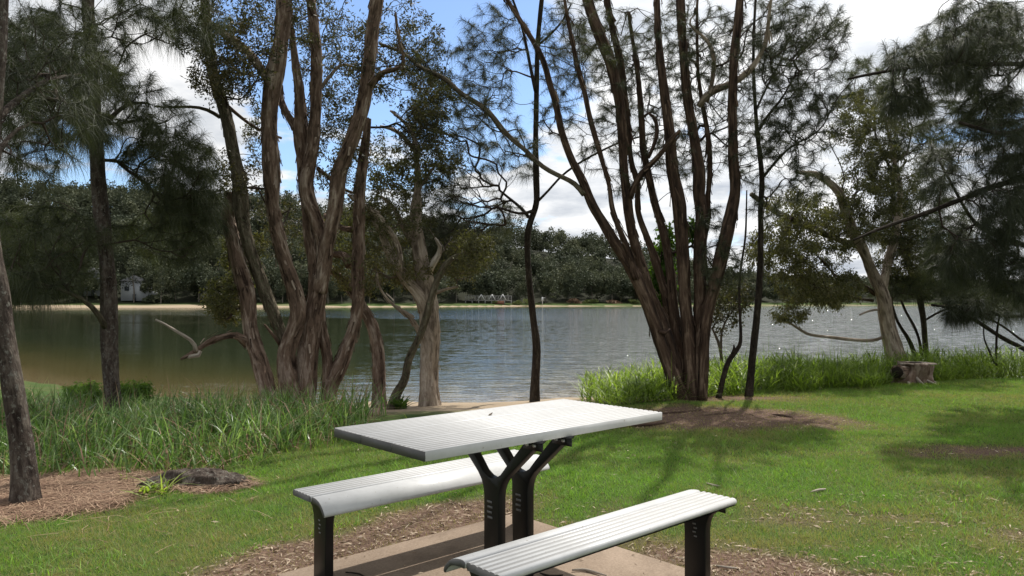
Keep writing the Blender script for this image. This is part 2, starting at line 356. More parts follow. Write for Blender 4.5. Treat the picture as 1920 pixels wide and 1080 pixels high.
# ---- water
M_water, t, o = mat('lake_water')
ov = N(t, 'ShaderNodeTexCoord').outputs['Object']
wa = noise(t, mapv(t, ov, (1, 1.5, 1)), 3.4, 3, .55, .3)
wb = noise(t, mapv(t, ov, (.7, 2.2, 1)), 9., 2, .5)
wc = noise(t, mapv(t, ov, (.6, 2.0, 1), (7, 3, 0)), .75, 3, .5)
big = noise(t, mapv(t, ov, (.3, 1.0, 1), (2, 9, 0)), .09, 3, .5)
def band(a0, a1, b0, b1):
    q = []
    for lo, hi in ((a0, a1), (b0, b1)):
        m_ = N(t, 'ShaderNodeMapRange', interpolation_type='SMOOTHSTEP'); m_.inputs[1].default_value = lo; m_.inputs[2].default_value = hi; L(t, BY, m_.inputs[0]); q.append(m_.outputs[0])
    return M1(t, 'SUBTRACT', q[0], q[1])
sx = N(t, 'ShaderNodeSeparateXYZ'); L(t, ov, sx.inputs[0])
# calmer on the left in the lee of the trees, ruffled on the right
lee = N(t, 'ShaderNodeMapRange', interpolation_type='SMOOTHSTEP')
L(t, M1(t, 'DIVIDE', sx.outputs[0], M1(t, 'ADD', sx.outputs[1], 4.)), lee.inputs[0]); lee.inputs[1].default_value = -.22; lee.inputs[2].default_value = .38
gust = ramp(t, noise(t, mapv(t, ov, (1.5, .8, 1), (4, 1, 0)), 1.3, 4, .65), [(.44, (.15, .15, .15)), (.60, (1, 1, 1))]).outputs[0]
rip = M1(t, 'ADD', M1(t, 'MULTIPLY', M1(t, 'MULTIPLY', lee.outputs[0], gust), 1.8), ramp(t, big, [(.48, (.045, .045, .045)), (.68, (.13, .13, .13))]).outputs[0])
BY = M1(t, 'ADD', sx.outputs[1], M1(t, 'MULTIPLY', M1(t, 'SUBTRACT', sx.outputs[0], M1(t, 'MULTIPLY', big, 26.)), .55))
rip = M1(t, 'ADD', rip, M1(t, 'MULTIPLY', M1(t, 'MULTIPLY', band(66, 74, 190, 225), M1(t, 'ADD', M1(t, 'MULTIPLY', gust, .5), .4))))
h = M1(t, 'ADD', M1(t, 'ADD', M1(t, 'MULTIPLY', wa, .55), M1(t, 'MULTIPLY', wb, .2)), M1(t, 'MULTIPLY', wc, 1.2))
depth = N(t, 'ShaderNodeAttribute', attribute_name='shallow').outputs['Fac']
wcol = ramp(t, depth, [(0, (.016, .024, .009)), (.5, (.045, .045, .014)), (.85, (.09, .072, .026)), (1, (.18, .135, .07))]).outputs[0]
b = N(t, 'ShaderNodeBsdfPrincipled'); L(t, wcol, b.inputs['Base Color']); b.inputs['Roughness'].default_value = .04; b.inputs['IOR'].default_value = 1.45; b.inputs['Specular IOR Level'].default_value = .7
bn = N(t, 'ShaderNodeBump'); bn.inputs['Distance'].default_value = .11; L(t, rip, bn.inputs['Strength']); L(t, h, bn.inputs['Height']); L(t, bn.outputs[0], b.inputs['Normal'])
L(t, b.outputs[0], o.inputs[0])
wx = np.unique(np.concatenate([np.linspace(-900, -40, 20), np.linspace(-40, 40, 160), np.linspace(40, 900, 20)])); wy = np.unique(np.concatenate([np.linspace(9, 60, 200), np.linspace(60, 700, 60)]))
WX, WY = np.meshgrid(wx, wy); nx, ny = len(wx), len(wy); i, j = np.meshgrid(np.arange(nx-1), np.arange(ny-1)); k = (j*nx+i).ravel()
sh = 1-sm(WY-shore_near(WX), -1.5, 11)
water = mesh_obj('water', np.stack([WX, WY, np.full_like(WX, WZ)], -1).reshape(-1, 3), [np.c_[k, k+1, k+1+nx, k+nx]], M_water, attrs={'shallow': ('FLOAT', sh.ravel())})
water['kind'] = 'structure'

# ------------------------------------------------------------------ slab, gravel path
CT = np.array([-.0134, 3.52]); AZ = R(42.0)
LX = np.array([math.cos(AZ), math.sin(AZ)]); NX = np.array([math.sin(AZ), -math.cos(AZ)])
sb = MB(); sb.box((0, 0, -.04), (1.55, 1.66, .13)); so_ = sb.build('concrete_slab', M_conc, bevel=.006)
so_.location = (CT[0]-.0, CT[1], 0); so_.rotation_euler = (0, 0, AZ); so_['kind'] = 'structure'
pv = []; pf = []
ed = [(2.62, 2.4), (2.56, 3.1), (2.60, 3.55), (2.68, 3.75), (2.9, 3.95), (3.4, 4.2), (4.4, 4.4), (6.5, 4.5), (6.5, 2.4)]
mb = MB(); mb.add([(a, b_, .022) for a, b_ in ed], [[list(range(len(ed)))]]); mb.build('gravel_path', M_gravel)['kind'] = 'structure'

# ------------------------------------------------------------------ picnic furniture
def ribbed(x0, x1, z1, th, ribs, rl=0, rr=0):     # plank profile with fine ribs; rl, rr: rounded left/right edge radius
    p = []
    p += [(x0+.002, z1-th), (x1-.002, z1-th)]
    if rr:
        for a in np.linspace(-90, 90, 9): p.append((x1-rr+rr*math.cos(R(a)), z1-th/2+(th/2)*math.sin(R(a))))
        xe = x1-rr
    else: p += [(x1, z1-th+.002), (x1, z1-.002), (x1-.002, z1)]; xe = x1-.004
    xs = x0+rl if rl else x0+.004
    st = (xe-xs)/ribs
    for k in range(ribs, 0, -1):
        c_ = xs+st*(k-.5)
        if k < ribs or True: p += [(c_+st*.24, z1), (c_+st*.17, z1-.003), (c_-st*.17, z1-.003), (c_-st*.24, z1)]
    if rl:
        for a in np.linspace(90, 270, 9): p.append((x0+rl+rl*math.cos(R(a)), z1-th/2+(th/2)*math.sin(R(a))))
    else: p += [(x0+.002, z1), (x0, z1-.002), (x0, z1-th+.002)]
    q = [p[0]]
    for a in p[1:]:
        if math.hypot(a[0]-q[-1][0], a[1]-q[-1][1]) > 1e-5: q.append(a)
    return q
# local frame of each furniture piece: +Y along the length, +X across (towards the camera side)
FR = AZ-R(90)
def put(o, off): p = CT+NX*off; o.location = (p[0], p[1], .025); o.rotation_euler = (0, 0, FR)
tab = empty('picnic_table', (0, 0, 0), 'white ribbed metal picnic table on two black forked legs', 'table'); put(tab, 0)
TH = .765; wl = .694/3
for k in range(3):
    b = MB(); b.prism(ribbed(-.347+k*wl+.0015, -.347+(k+1)*wl-.0015, TH, .04, 7), -.728, .728, 0, TH-.003); b.build('tabletop_plank', [M_white, M_groove], tab)
    for e in (-1, 1):
        c_ = MB(); c_.box((-.347+(k+.5)*wl, e*.7295, TH-.0212), (wl-.005, .003, .037)); c_.build('end_cap', M_end, tab)
def ypoly(gr=0):
    half = [(.053, 0), (.053, .42), (.058, .455), (.072, .488), (.098, .52), (.33-gr, .722), (.245+gr, .722), (.10, .572), (.062, .530), (.03, .512)]
    return half+[(0, .506)]+[(-x, z) for x, z in half[::-1]]
for s in (-1, 1):
    b = MB(); yp = ypoly(); b.prism(yp, s*.09-.022, s*.09+.022)
    # raised rims along the outer edges
    lg = b.build('forked_leg', M_black, tab, bevel=.004)
    mk = MB()
    for q in range(4): mk.box((-.012+0.004*(q % 2), s*.09-.0228, .395-q*.024), (.034, .0016, .010))
    mk.build('leg_mark', M_dec, lg)
    for e in (-1, 1):
        br = MB(); br.box((e*.27, s*.09-.042, .7205), (.17, .04, .007)); br.box((e*.285, s*.09-.025, .700), (.12, .006, .045)); bo = br.build('bracket', M_black, tab)
        bl = MB()
        for q in (.255, .30): bl.bar((e*q, s*.09-.036, .70), (e*q, s*.09-.028, .70), .009, 8)
        bl.build('bolt', M_steel, bo)
def bench(sgn, label):
    b0 = empty('bench', (0, 0, 0), label, 'bench', 'benches of the picnic setting'); put(b0, sgn*.61)
    # x' = outward coordinate : -.16 inner lip (table side) .. +.16 outer edge
    H = .415
    pw = ribbed(-.028, .16, H, .030, 5, .012, .016)
    pc = []
    top = [(-.034, H-.012), (-.037, H-.004), (-.045, H), (-.060, H), (-.075, H-.002), (-.088, H-.0045), (-.105, H-.010), (-.125, H-.021), (-.143, H-.037), (-.156, H-.054), (-.160, H-.064), (-.157, H-.072), (-.150, H-.072)]
    bot = [(-.143, H-.062), (-.130, H-.047), (-.113, H-.036), (-.09, H-.030), (-.06, H-.028), (-.038, H-.028)]
    pc = (top+bot)[::-1]
    for poly, nm in ((pw, 'seat_plank'), (pc, 'curved_seat_plank')):
        pp = [(x*sgn, z) for x, z in poly]
        if sgn < 0: pp = pp[::-1]
        m_ = MB(); m_.prism(pp, -.72, .72, 0, H-.003 if nm == 'seat_plank' else None); ob = m_.build(nm, [M_white, M_groove], b0)
        cx_ = np.array(poly).mean(0); ep = [((cx_[0]+(x-cx_[0])*.985)*sgn, cx_[1]+(z-cx_[1])*.97) for x, z in poly]
        if sgn < 0: ep = ep[::-1]
        for e in (-1, 1):
            m_ = MB(); ys = (.7205, .7225) if e > 0 else (-.7225, -.7205); m_.prism(ep, *ys); m_.build('end_cap', M_end, ob)
    for e in (-1, 1):
        m_ = MB()
        half = [(.058, 0), (.058, .26), (.063, .30), (.078, .335), (.105, .360), (.140, .372), (.140, H-.031)]
        lf = [(-x, z) for x, z in half[:4]]+[(-.088, .350)]
        pp = half+[(-.035, H-.031), (-.075, H-.034), (-.10, .372)]+lf[::-1]
        pp = [(x*sgn, z) for x, z in pp]
        if sgn < 0: pp = pp[::-1]
        m_.prism(pp, e*.64-.022, e*.64+.022); lg = m_.build('leg', M_black, b0, bevel=.004)
        
        m_ = MB(); m_.box((.09*sgn, e*.64+.034, H-.034), (.11, .03, .005)); m_.box((.10*sgn, e*.64+.025, H-.048), (.07, .005, .028)); bk_ = m_.build('bracket', M_black, b0)
        m_ = MB()
        for q in (.085, .118): m_.bar((q*sgn, e*.64+.028, H-.048), (q*sgn, e*.64+.036, H-.048), .007, 8)
        m_.build('bolt', M_steel, bk_)
        m_ = MB()
        for q in range(4): m_.box((.006*(q % 2)-.002, e*.64-.0228, .285-q*.019), (.017, .0016, .007))
        m_.build('leg_mark', M_dec, lg)
bench(-1, 'white ribbed bench behind the picnic table, on the lake side')
bench(1, 'white ribbed bench in front of the picnic table, nearest the camera')

M_leaf, t, o = mat('dry_leaf'); pbr(t, o, (.06, .04, .02), .8)
pl_ = CT+LX*.02+NX*-.16
lf = mesh_obj('fallen_leaf', np.array([[-.018, -.006, .0], [.0, -.009, .004], [.022, 0, .009], [.002, .008, .003], [-.018, .004, 0], [-.018, -.006, .001], [.0, -.009, .005], [.022, 0, .010], [.002, .008, .004], [-.018, .004, .001]]), [np.array([[0, 1, 2, 3, 4], [9, 8, 7, 6, 5]])], M_leaf, None)
lf.location = (pl_[0], pl_[1], .025+TH+.001); lf.rotation_euler = (0, 0, 1.1); tag(lf, 'tiny dry leaf lying on the white tabletop', 'leaf')
# ------------------------------------------------------------------ trees
def C(ox, oy, s):
    return lambda *pts: [(ox+p[0]/s, oy+p[1]/s)+((p[2]/s,) if len(p) > 2 else ()) for p in pts]
c1 = C(0, 0, 2.0); c2 = C(380, 0, 2.7); c3 = C(380, 380, 2.571); c4 = C(0, 480, 2.25); c5 = C(960, 0, 2.7); c6 = C(960, 380, 2.572); c7 = C(1380, 0, 2.7); c8 = C(1380, 360, 2.454)
px = C(0, 0, 1)

def grow(nodes, tips, r, seg=.2, jit=.05):
    nodes = np.asarray(nodes, float); M0 = len(nodes)
    cap = M0+len(tips)*17; Pn = np.zeros((cap, 3)); Pn[:M0] = nodes; par = np.full(cap, -1); n = M0
    d0 = np.array([np.min(np.sum((nodes-t_)**2, 1)) for t_ in tips])
    T = []
    for ti in np.argsort(d0):
        t_ = tips[ti]; dv = t_-Pn[:n]; d = np.sqrt((dv**2).sum(1))
        cost = d+np.where(dv[:, 2] < 0, -dv[:, 2]*.35, 0); cost[:M0] *= 1.12
        a = int(np.argmin(cost)); dist = d[a]
        k = int(min(16, max(1, math.ceil(dist/seg))))
        p0 = Pn[a]; up = np.array([0, 0, dist*.16]); side = r.normal(0, dist*.10, 3)
        prev = a
        for q in range(1, k+1):
            s = q/k; p = p0+(t_-p0)*s+(up+side)*math.sin(math.pi*s)+(r.normal(0, jit*min(1, dist), 3) if q < k else 0)
            Pn[n] = p; par[n] = prev; prev = n; n += 1
        T.append(prev)
    Pn = Pn[:n]; par = par[:n]; cnt = np.zeros(n)
    cnt[T] = 1
    for i in range(n-1, M0-1, -1): cnt[par[i]] += cnt[i]
    isn = np.arange(n) >= M0; ch = np.zeros(n); np.add.at(ch, par[isn], 1); T0 = np.zeros(n, bool); T0[T] = ch[T] == 0
    mv = isn & ~T0 & (ch > 0)
    for _ in range(4):
        S = np.zeros((n, 3)); np.add.at(S, par[isn], Pn[isn]); av = S/np.maximum(ch, 1)[:, None]
        Q = Pn.copy(); Q[mv] = .4*Pn[mv]+.3*Pn[par[mv]]+.3*av[mv]; Pn = Q
    return Pn, par, cnt, M0
def prisms(A, Bp, ra, rb, sides=4):
    d = Bp-A; d /= np.linalg.norm(d, axis=1)[:, None]+1e-9
    u = np.cross(d, [.31, .2, .93]); u /= np.linalg.norm(u, axis=1)[:, None]+1e-9; w_ = np.cross(d, u)
    th = np.linspace(0, 2*math.pi, sides, endpoint=False); ring = u[:, None]*np.cos(th)[None, :, None]+w_[:, None]*np.sin(th)[None, :, None]
    V = np.concatenate([A[:, None]+ring*ra[:, None, None], Bp[:, None]+ring*rb[:, None, None]], 1).reshape(-1, 3)
    n = len(A); b = np.arange(n)[:, None]*2*sides; j = np.arange(sides)[None]; jn = (j+1) % sides
    F4 = np.stack([b+j, b+jn, b+jn+sides, b+j+sides], -1).reshape(-1, 4)
    return V, F4
def unit(v): return v/(np.linalg.norm(v, axis=-1, keepdims=True)+1e-9)
def needles(O, D, r, ln, wd, droop, spread):
    n = len(O); d = unit(D*.55+r.normal(0, spread, (n, 3))+np.array([0, 0, .1])); l = (ln*r.uniform(.55, 1.25, n))[:, None]
    s = unit(np.cross(d, r.normal(0, 1, (n, 3))))*(wd*.8*r.uniform(.7, 1.3, n))[:, None]/2
    p1 = O+d*l*.5+np.array([0, 0, -1])*l*droop*.22; p2 = O+d*l*.93+np.array([0, 0, -1])*l*droop*.85
    V = np.stack([O-s, O+s, p1+s*.8, p1-s*.8, p2], 1).reshape(-1, 3); b = np.arange(n)[:, None]*5
    return V, (b+np.array([0, 1, 2, 3])), (b+np.array([3, 2, 4])), 5
def leaves(O, D, r, ln, wd, droop, spread):
    n = len(O); O = O+r.normal(0, ln*.7, (n, 3)); d = unit(D*.4+r.normal(0, spread, (n, 3))+np.array([0, 0, -droop])); l = (ln*r.uniform(.6, 1.3, n))[:, None]
    s = unit(np.cross(d, r.normal(0, 1, (n, 3))))*(wd*r.uniform(.7, 1.3, n))[:, None]/2
    V = np.stack([O, O+d*l*.45+s, O+d*l, O+d*l*.45-s], 1).reshape(-1, 3); b = np.arange(n)[:, None]*4
    return V, (b+np.array([0, 1, 2, 3])), None, 4
TM = 3.8
def tree(name, cat, label, base, limbs, blobs, bmat, leafm, kind='needle', seed=1, group=None, ln=.2, wd=.004, per=16, droop=.7, spread=.6, twig=None, rough=.12, tmin=.0028, flakes=0, rs=1.0, crown_from=.35):
    """limbs: (part name, [(u,v,r)...], D0, D1, extension m, material or None)"""
    r = np.random.default_rng(seed)
    base = np.array(base, float); root = empty(name, tuple(base), label, cat, group)
    nodes = []
    for li, lb in enumerate(limbs):
        nm, pts, D0, D1 = lb[:4]; ext = lb[4] if len(lb) > 4 else 0; bm = lb[5] if len(lb) > 5 and lb[5] else bmat
        qq = [pts[0]]
        for q_ in pts[1:]:
            if math.hypot(q_[0]-qq[-1][0], q_[1]-qq[-1][1]) > (26 if nm == 'trunk' and q_[2] > 6 else 3) or q_ is pts[-1]: qq.append(q_)
        pts = qq; n = len(pts); acc = [0]
        for q in range(1, n): acc.append(acc[-1]+math.hypot(pts[q][0]-pts[q-1][0], pts[q][1]-pts[q-1][1]))
        W = []; rd = []
        for q, (u, v, rp) in enumerate(pts):
            rp = rp*rs
            D = D0+(D1-D0)*acc[q]/acc[-1]; W.append(P(u, v, D)); rd.append(rp/F*D)
        if ext:
            d = unit(W[-1]-W[-2]); d[2] = max(d[2], .3); d = unit(d); p0 = W[-1]; r0 = rd[-1]
            for q in range(1, 4): W.append(p0+d*ext*q/3+r.normal(0, ext*.035, 3)); rd.append(r0*(1-.27*q))
        big = max(rd) > .04
        V, Fs, bkk = tube(W, rd, 20 if big else 8, .06 if big else .09, rough if big else rough*.8, seed=seed*3.1+li*7.7)
        if flakes and big:
            nr = (len(V)-2)//20; m = int(nr*flakes); rr_ = r.integers(1, nr-1, m); cc = r.integers(0, 20, m); i0 = rr_*20+cc
            cen = V[:-2].reshape(nr, 20, 3).mean(1); ax = unit(cen[np.minimum(rr_+1, nr-1)]-cen[rr_-1]); out_ = unit(V[i0]-cen[rr_]); tn = np.cross(ax, out_)
            h_ = r.uniform(.03, .10, m)[:, None]; w2 = r.uniform(.005, .017, m)[:, None]; p0 = V[i0]+tn*r.normal(0, .015, (m, 1)); tw = tn*r.normal(0, .25, (m, 1))*h_
            l1 = out_*r.uniform(.004, .03, m)[:, None]; l2 = out_*.004; sg = np.sign(r.random((m, 1))-.35)
            V3 = np.stack([p0-ax*h_-tn*w2*.6+tw+l1, p0-ax*h_*.8+tn*w2+tw+l1*1.2, p0+ax*h_+tn*w2*.8+l2, p0+ax*h_*.9-tn*w2+l2], 1).reshape(-1, 3)
            Fs = [np.vstack([Fs[0], np.arange(m)[:, None]*4+np.arange(4)+len(V)]), Fs[1]]
            jb = np.repeat(r.uniform(-6, 6, (m, 3)), 4, 0)+np.tile(np.array([[0, 0, 0], [.02, 0, 0], [.02, 0, .1], [0, 0, .1]]), (m, 1))
            V = np.vstack([V, V3]); bkk = np.vstack([bkk, jb])
        mesh_obj(nm, V, Fs, bm, root, tuple(base), smooth=True, attrs={'bk': ('FLOAT_VECTOR', bkk)})
        q = crs(np.array(W), .25); nodes.append(q[int(len(q)*(crown_from if nm == 'trunk' else .15)):])
    if blobs:
        nodes = np.vstack(nodes); tips = []
        for (u, v, ru, rv, D, rdp, nt_) in blobs:
            nt_ = int(nt_*TM)
            a = r.normal(0, 1, (nt_, 3)); a = unit(a)*(r.random((nt_, 1))**(1/2.2))
            for q in a: tips.append(P(u+q[0]*ru, v+q[2]*rv, D+q[1]*rdp))
        tips = np.array(tips)
        Pn, par, cnt, M0 = grow(nodes, tips, r)
        idx = np.arange(M0, len(Pn)); rad = tmin*.62*np.maximum(cnt, 1)**.46; rad = np.minimum(rad, .02)
        A = Pn[par[idx]]; Bp = Pn[idx]; ra = np.where(par[idx] < M0, rad[idx]*1.25, rad[par[idx]]); ra = np.minimum(ra, rad[idx]*1.6)
        V1, F1 = prisms(A, Bp, ra, rad[idx])
        thin = idx[cnt[idx] <= 3]
        k = r.choice(thin, int(per*len(tips)*(1.25 if kind == 'needle' else .75)))
        s = r.random((len(k), 1)); O = Pn[par[k]]*(1-s)+Pn[k]*s; Dd = unit(Pn[k]-Pn[par[k]])
        V2, Q, T3, st = (needles if kind == 'needle' else leaves)(O, Dd, r, ln, wd, droop, spread)
        tint = np.clip(np.repeat(vnoise(O*1.6)*.7+r.normal(.15, .16, len(O)), st), 0, 1)
        faces = [np.vstack([F1, Q+len(V1)])]; mi = [np.zeros(len(F1)), np.ones(len(Q))]
        if T3 is not None: faces.append(T3+len(V1)); mi.append(np.ones(len(T3)))
        mesh_obj('crown', np.vstack([V1, V2]), faces, [twig or B_twig, leafm], root, tuple(base), np.concatenate(mi),
                 attrs={'tint': ('FLOAT', np.concatenate([np.zeros(len(V1)), tint]))})
    return root
exec_trees = True
def gz(x, y): return float(terr(np.array([float(x)]), np.array([float(y)]))[0])
def bs(u, D): x = (u-960)/F*D; return (x, D, gz(x, D))
GA = 'trees on the near bank'
# --- left edge she-oak (nearest)
tree('she_oak', 'tree', 'dark rough-barked tree at the far left edge, nearest the camera, rising from fallen straw', bs(50, 4.95),
     [('trunk', c4((112, 1075, 64), (110, 1010, 56), (104, 930, 50), (90, 800, 43), (76, 700, 40), (62, 600, 40), (36, 430, 37), (18, 280, 34), (2, 120, 33))+px((-12, 480, 14), (-18, 360, 13), (-12, 220, 13), (-2, 90, 13), (4, -30, 12)), 4.93, 5.3, 2.2),
      ('branch', c1((-16, 640, 11), (0, 560, 10), (30, 520, 8), (62, 488, 7), (120, 460, 5)), 5.2, 5.6),
      ('branch', px((-14, 230, 8), (30, 190, 6), (90, 150, 5), (150, 140, 3)), 5.3, 6.2)],
     [(50, 190, 150, 110, 6.0, .9, 60), (60, 110, 170, 110, 6.4, 1.0, 60), (70, 300, 90, 60, 6.0, .6, 10), (140, -140, 260, 120, 5.8, 1.6, 60)],
     B_dark, L_needle, seed=3, group=GA, ln=.17, wd=.0034, per=30, droop=.9, tmin=.0022)
# --- second slender she-oak in the reeds
tree('she_oak', 'tree', 'slender grey-brown tree standing in the reeds, second from the left', bs(216, 8.8),
     [('trunk', c4((494, 740, 36), (490, 690, 35), (478, 600, 32), (468, 500, 31), (462, 400, 32), (460, 300, 33), (458, 150, 31), (448, 0, 28))+c1((385, 850, 26), (375, 750, 26), (365, 600, 24), (356, 480, 24), (350, 350, 23), (343, 200, 22), (333, 80, 21), (330, -20, 20)), 8.8, 9.3, 3.5),
      ('branch', c4((445, 300, 13), (425, 255, 11), (395, 210, 10), (350, 178, 9), (290, 150, 8), (230, 135, 7), (150, 110, 6), (75, 80, 5), (40, 60, 4)), 8.85, 8.0, 0, B_moss),
      ('branch', c1((360, 490, 10), (300, 470, 8), (230, 440, 6), (150, 400, 4)), 9.1, 8.4),
      ('branch', c1((365, 490, 12), (400, 460, 10), (440, 415, 8), (500, 380, 6), (560, 390, 4)), 9.1, 9.6)],
     [(110, 110, 150, 120, 8.8, 1.3, 160), (240, 210, 130, 80, 9.3, 1.1, 60), (320, 300, 100, 70, 9.4, 1.0, 80), (355, 370, 75, 55, 9.6, .8, 40), (100, 240, 120, 45, 8.4, .9, 25),
      (90, 440, 130, 70, 9.0, 1.1, 60), (60, 520, 120, 60, 8.6, .9, 60), (330, 430, 95, 75, 9.8, .9, 45), (300, 30, 140, 70, 9.2, 1.3, 50), (200, -170, 330, 130, 9.0, 2.2, 90)],
     B_dark, L_needle_g, seed=11, group=GA, ln=.24, wd=.0042, per=34, droop=1.0, spread=.5)
# --- big multi-stem paperbark, left of the table
tree('paperbark_tree', 'tree', 'large shaggy brown paperbark with many stems, growing from the reeds left of the table', bs(572, 10.7),
     [('trunk', c3((440, 1040, 84), (438, 960, 76), (415, 860, 64), (402, 760, 52), (410, 690, 50), (445, 600, 48), (462, 520, 46), (440, 420, 44), (392, 270, 40), (352, 110, 40), (338, 10, 38))+c2((352, 960, 48), (345, 800, 50), (333, 640, 46), (345, 500, 48), (368, 370, 52), (395, 200, 46), (408, 60, 46), (412, -60, 44)), 10.6, 10.2, 3.5),
      ('trunk', c3((490, 1040, 72), (488, 950, 62), (500, 820, 58), (512, 700, 58), (530, 560, 60), (556, 420, 58), (560, 300, 58), (530, 150, 48), (512, 20, 42))+c2((520, 940, 42), (512, 800, 42), (500, 690, 48), (497, 560, 34), (490, 440, 28), (470, 330, 24), (455, 200, 18), (445, 80, 15), (440, -60, 13)), 10.7, 10.9, 3),
      ('trunk', c3((565, 330, 40), (580, 190, 40))+c2((525, 960, 40), (548, 800, 40), (568, 600, 36), (577, 400, 35), (575, 260, 34), (562, 130, 31), (545, 0, 30), (540, -80, 28)), 10.7, 10.5, 3.5),
      ('trunk', c3((560, 430, 44), (585, 300, 42), (605, 160, 42), (640, 20, 42))+c2((650, 1000, 44), (690, 880, 44), (735, 760, 44), (775, 650, 46), (812, 520, 44), (838, 380, 43), (850, 250, 42), (862, 120, 42), (885, -20, 42)), 10.7, 10.1, 3.5),
      ('trunk', c3((600, 1000, 46), (610, 900, 44), (655, 800, 42), (690, 710, 40), (730, 600, 36), (748, 480, 36), (748, 330, 37), (752, 180, 37), (757, 20, 36))+c2((795, 960, 34), (808, 850, 32), (822, 730, 26), (838, 600, 20)), 11.0, 10.7),
      ('trunk', c3((600, 930, 34), (605, 820, 32), (600, 720, 31), (578, 610, 30), (560, 500, 30)), 11.0, 10.8),
      ('trunk', c3((420, 760, 34), (385, 650, 32), (355, 570, 32), (320, 480, 33), (272, 350, 35), (228, 220, 35), (190, 70, 36))+c2((190, 960, 42), (165, 820, 38), (130, 640, 36), (100, 520, 35), (60, 400, 33), (32, 250, 30), (15, 100, 29), (8, -40, 27)), 10.6, 10.3, 3, B_moss),
      ('branch', c3((375, 690, 10), (345, 645, 9), (298, 588, 6)), 10.55, 10.3),
      ('branch', c2((345, 440, 26), (300, 360, 26), (250, 285, 25), (195, 235, 25), (140, 200, 24), (70, 140, 18), (0, 90, 12)), 10.3, 9.8, 0, B_pale),
      ('branch', c2((500, 700, 30), (455, 620, 26), (420, 570, 24), (395, 500, 18), (390, 430, 10)), 10.8, 11.1),
      ('branch', c2((855, 430, 20), (885, 375, 18), (920, 355, 15), (970, 352, 13), (1015, 350, 12), (1030, 310, 10), (1000, 240, 8), (980, 150, 6), (975, 60, 4)), 10.2, 9.7),
      ('branch', c2((600, 445, 12), (640, 390, 10), (690, 330, 10), (715, 305, 9), (750, 340, 7), (795, 352, 6)), 10.6, 10.9, 0, B_pale),
      ('branch', c1((825, 440, 9), (780, 410, 8), (715, 398, 7), (650, 404, 5), (580, 400, 4)), 10.5, 10.0, 0, B_moss),
      ('branch', c2((580, 850, 14), (640, 900, 12), (700, 960, 10), (780, 980, 8)), 10.9, 11.3),
      ('branch', c2((130, 540, 12), (200, 600, 10), (290, 660, 9), (400, 700, 8)), 10.4, 10.9)],
     [(430, 60, 120, 90, 10.2, 1.3, 100), (430, 140, 85, 60, 9.9, .8, 80), (630, 110, 90, 110, 11.2, 1.4, 80), (640, 290, 70, 90, 11.4, 1.2, 60), (750, 100, 90, 110, 11.0, 1.3, 85), (790, 240, 60, 70, 11.2, 1.0, 40), (620, 210, 60, 60, 11.4, 1.0, 30), (560, 30, 150, 60, 10.8, 1.5, 35),
      (480, 260, 40, 90, 11.3, 1.0, 15), (440, 330, 50, 60, 10.6, 1.0, 18), (520, 420, 60, 70, 12, 1.0, 25), (600, -150, 330, 100, 10.4, 1.6, 60)],
     B_paper, L_paper, kind='leaf', seed=21, rs=.83, flakes=2.2, group=GA, ln=.062, wd=.019, per=20, droop=.3, spread=.7, rough=.24)
# --- leaning paperbark just left of it with a dead arm
tree('paperbark_tree', 'tree', 'leaning pale-flaked paperbark with a bare dead arm reaching left over the water', bs(518, 10.2),
     [('trunk', c3((345, 1030, 46), (322, 950, 42), (300, 860, 40), (275, 770, 38), (245, 680, 38), (225, 600, 38), (220, 500, 40), (210, 420, 42), (172, 290, 37), (145, 180, 35), (125, 90, 32), (122, 10, 28), (130, -50, 20)), 10.2, 10.6),
      ('dead_branch', c4((1050, 370, 18), (1020, 340, 15), (990, 322, 14), (958, 322, 14), (955, 350, 15), (925, 352, 13), (880, 345, 12), (868, 372, 12), (830, 400, 11), (795, 415, 9), (762, 436, 5)), 10.3, 9.7, 0, B_paper),
      ('dead_branch', c4((826, 400, 9), (828, 375, 8), (812, 350, 7), (772, 338, 7), (745, 318, 6), (710, 298, 6), (680, 275, 5), (655, 268, 4)), 9.8, 9.5, 0, B_dead),
      ('dead_branch', c4((845, 400, 8), (838, 418, 9), (800, 425, 8), (795, 432, 4)), 9.75, 9.7, 0, B_dead)],
     [(425, 565, 42, 45, 10.9, .8, 55), (455, 480, 45, 60, 11.2, .8, 25)],
     B_paper, L_olive, kind='leaf', seed=31, flakes=2.2, group=GA, ln=.06, wd=.022, per=34, droop=.3, rough=.24, crown_from=.5)
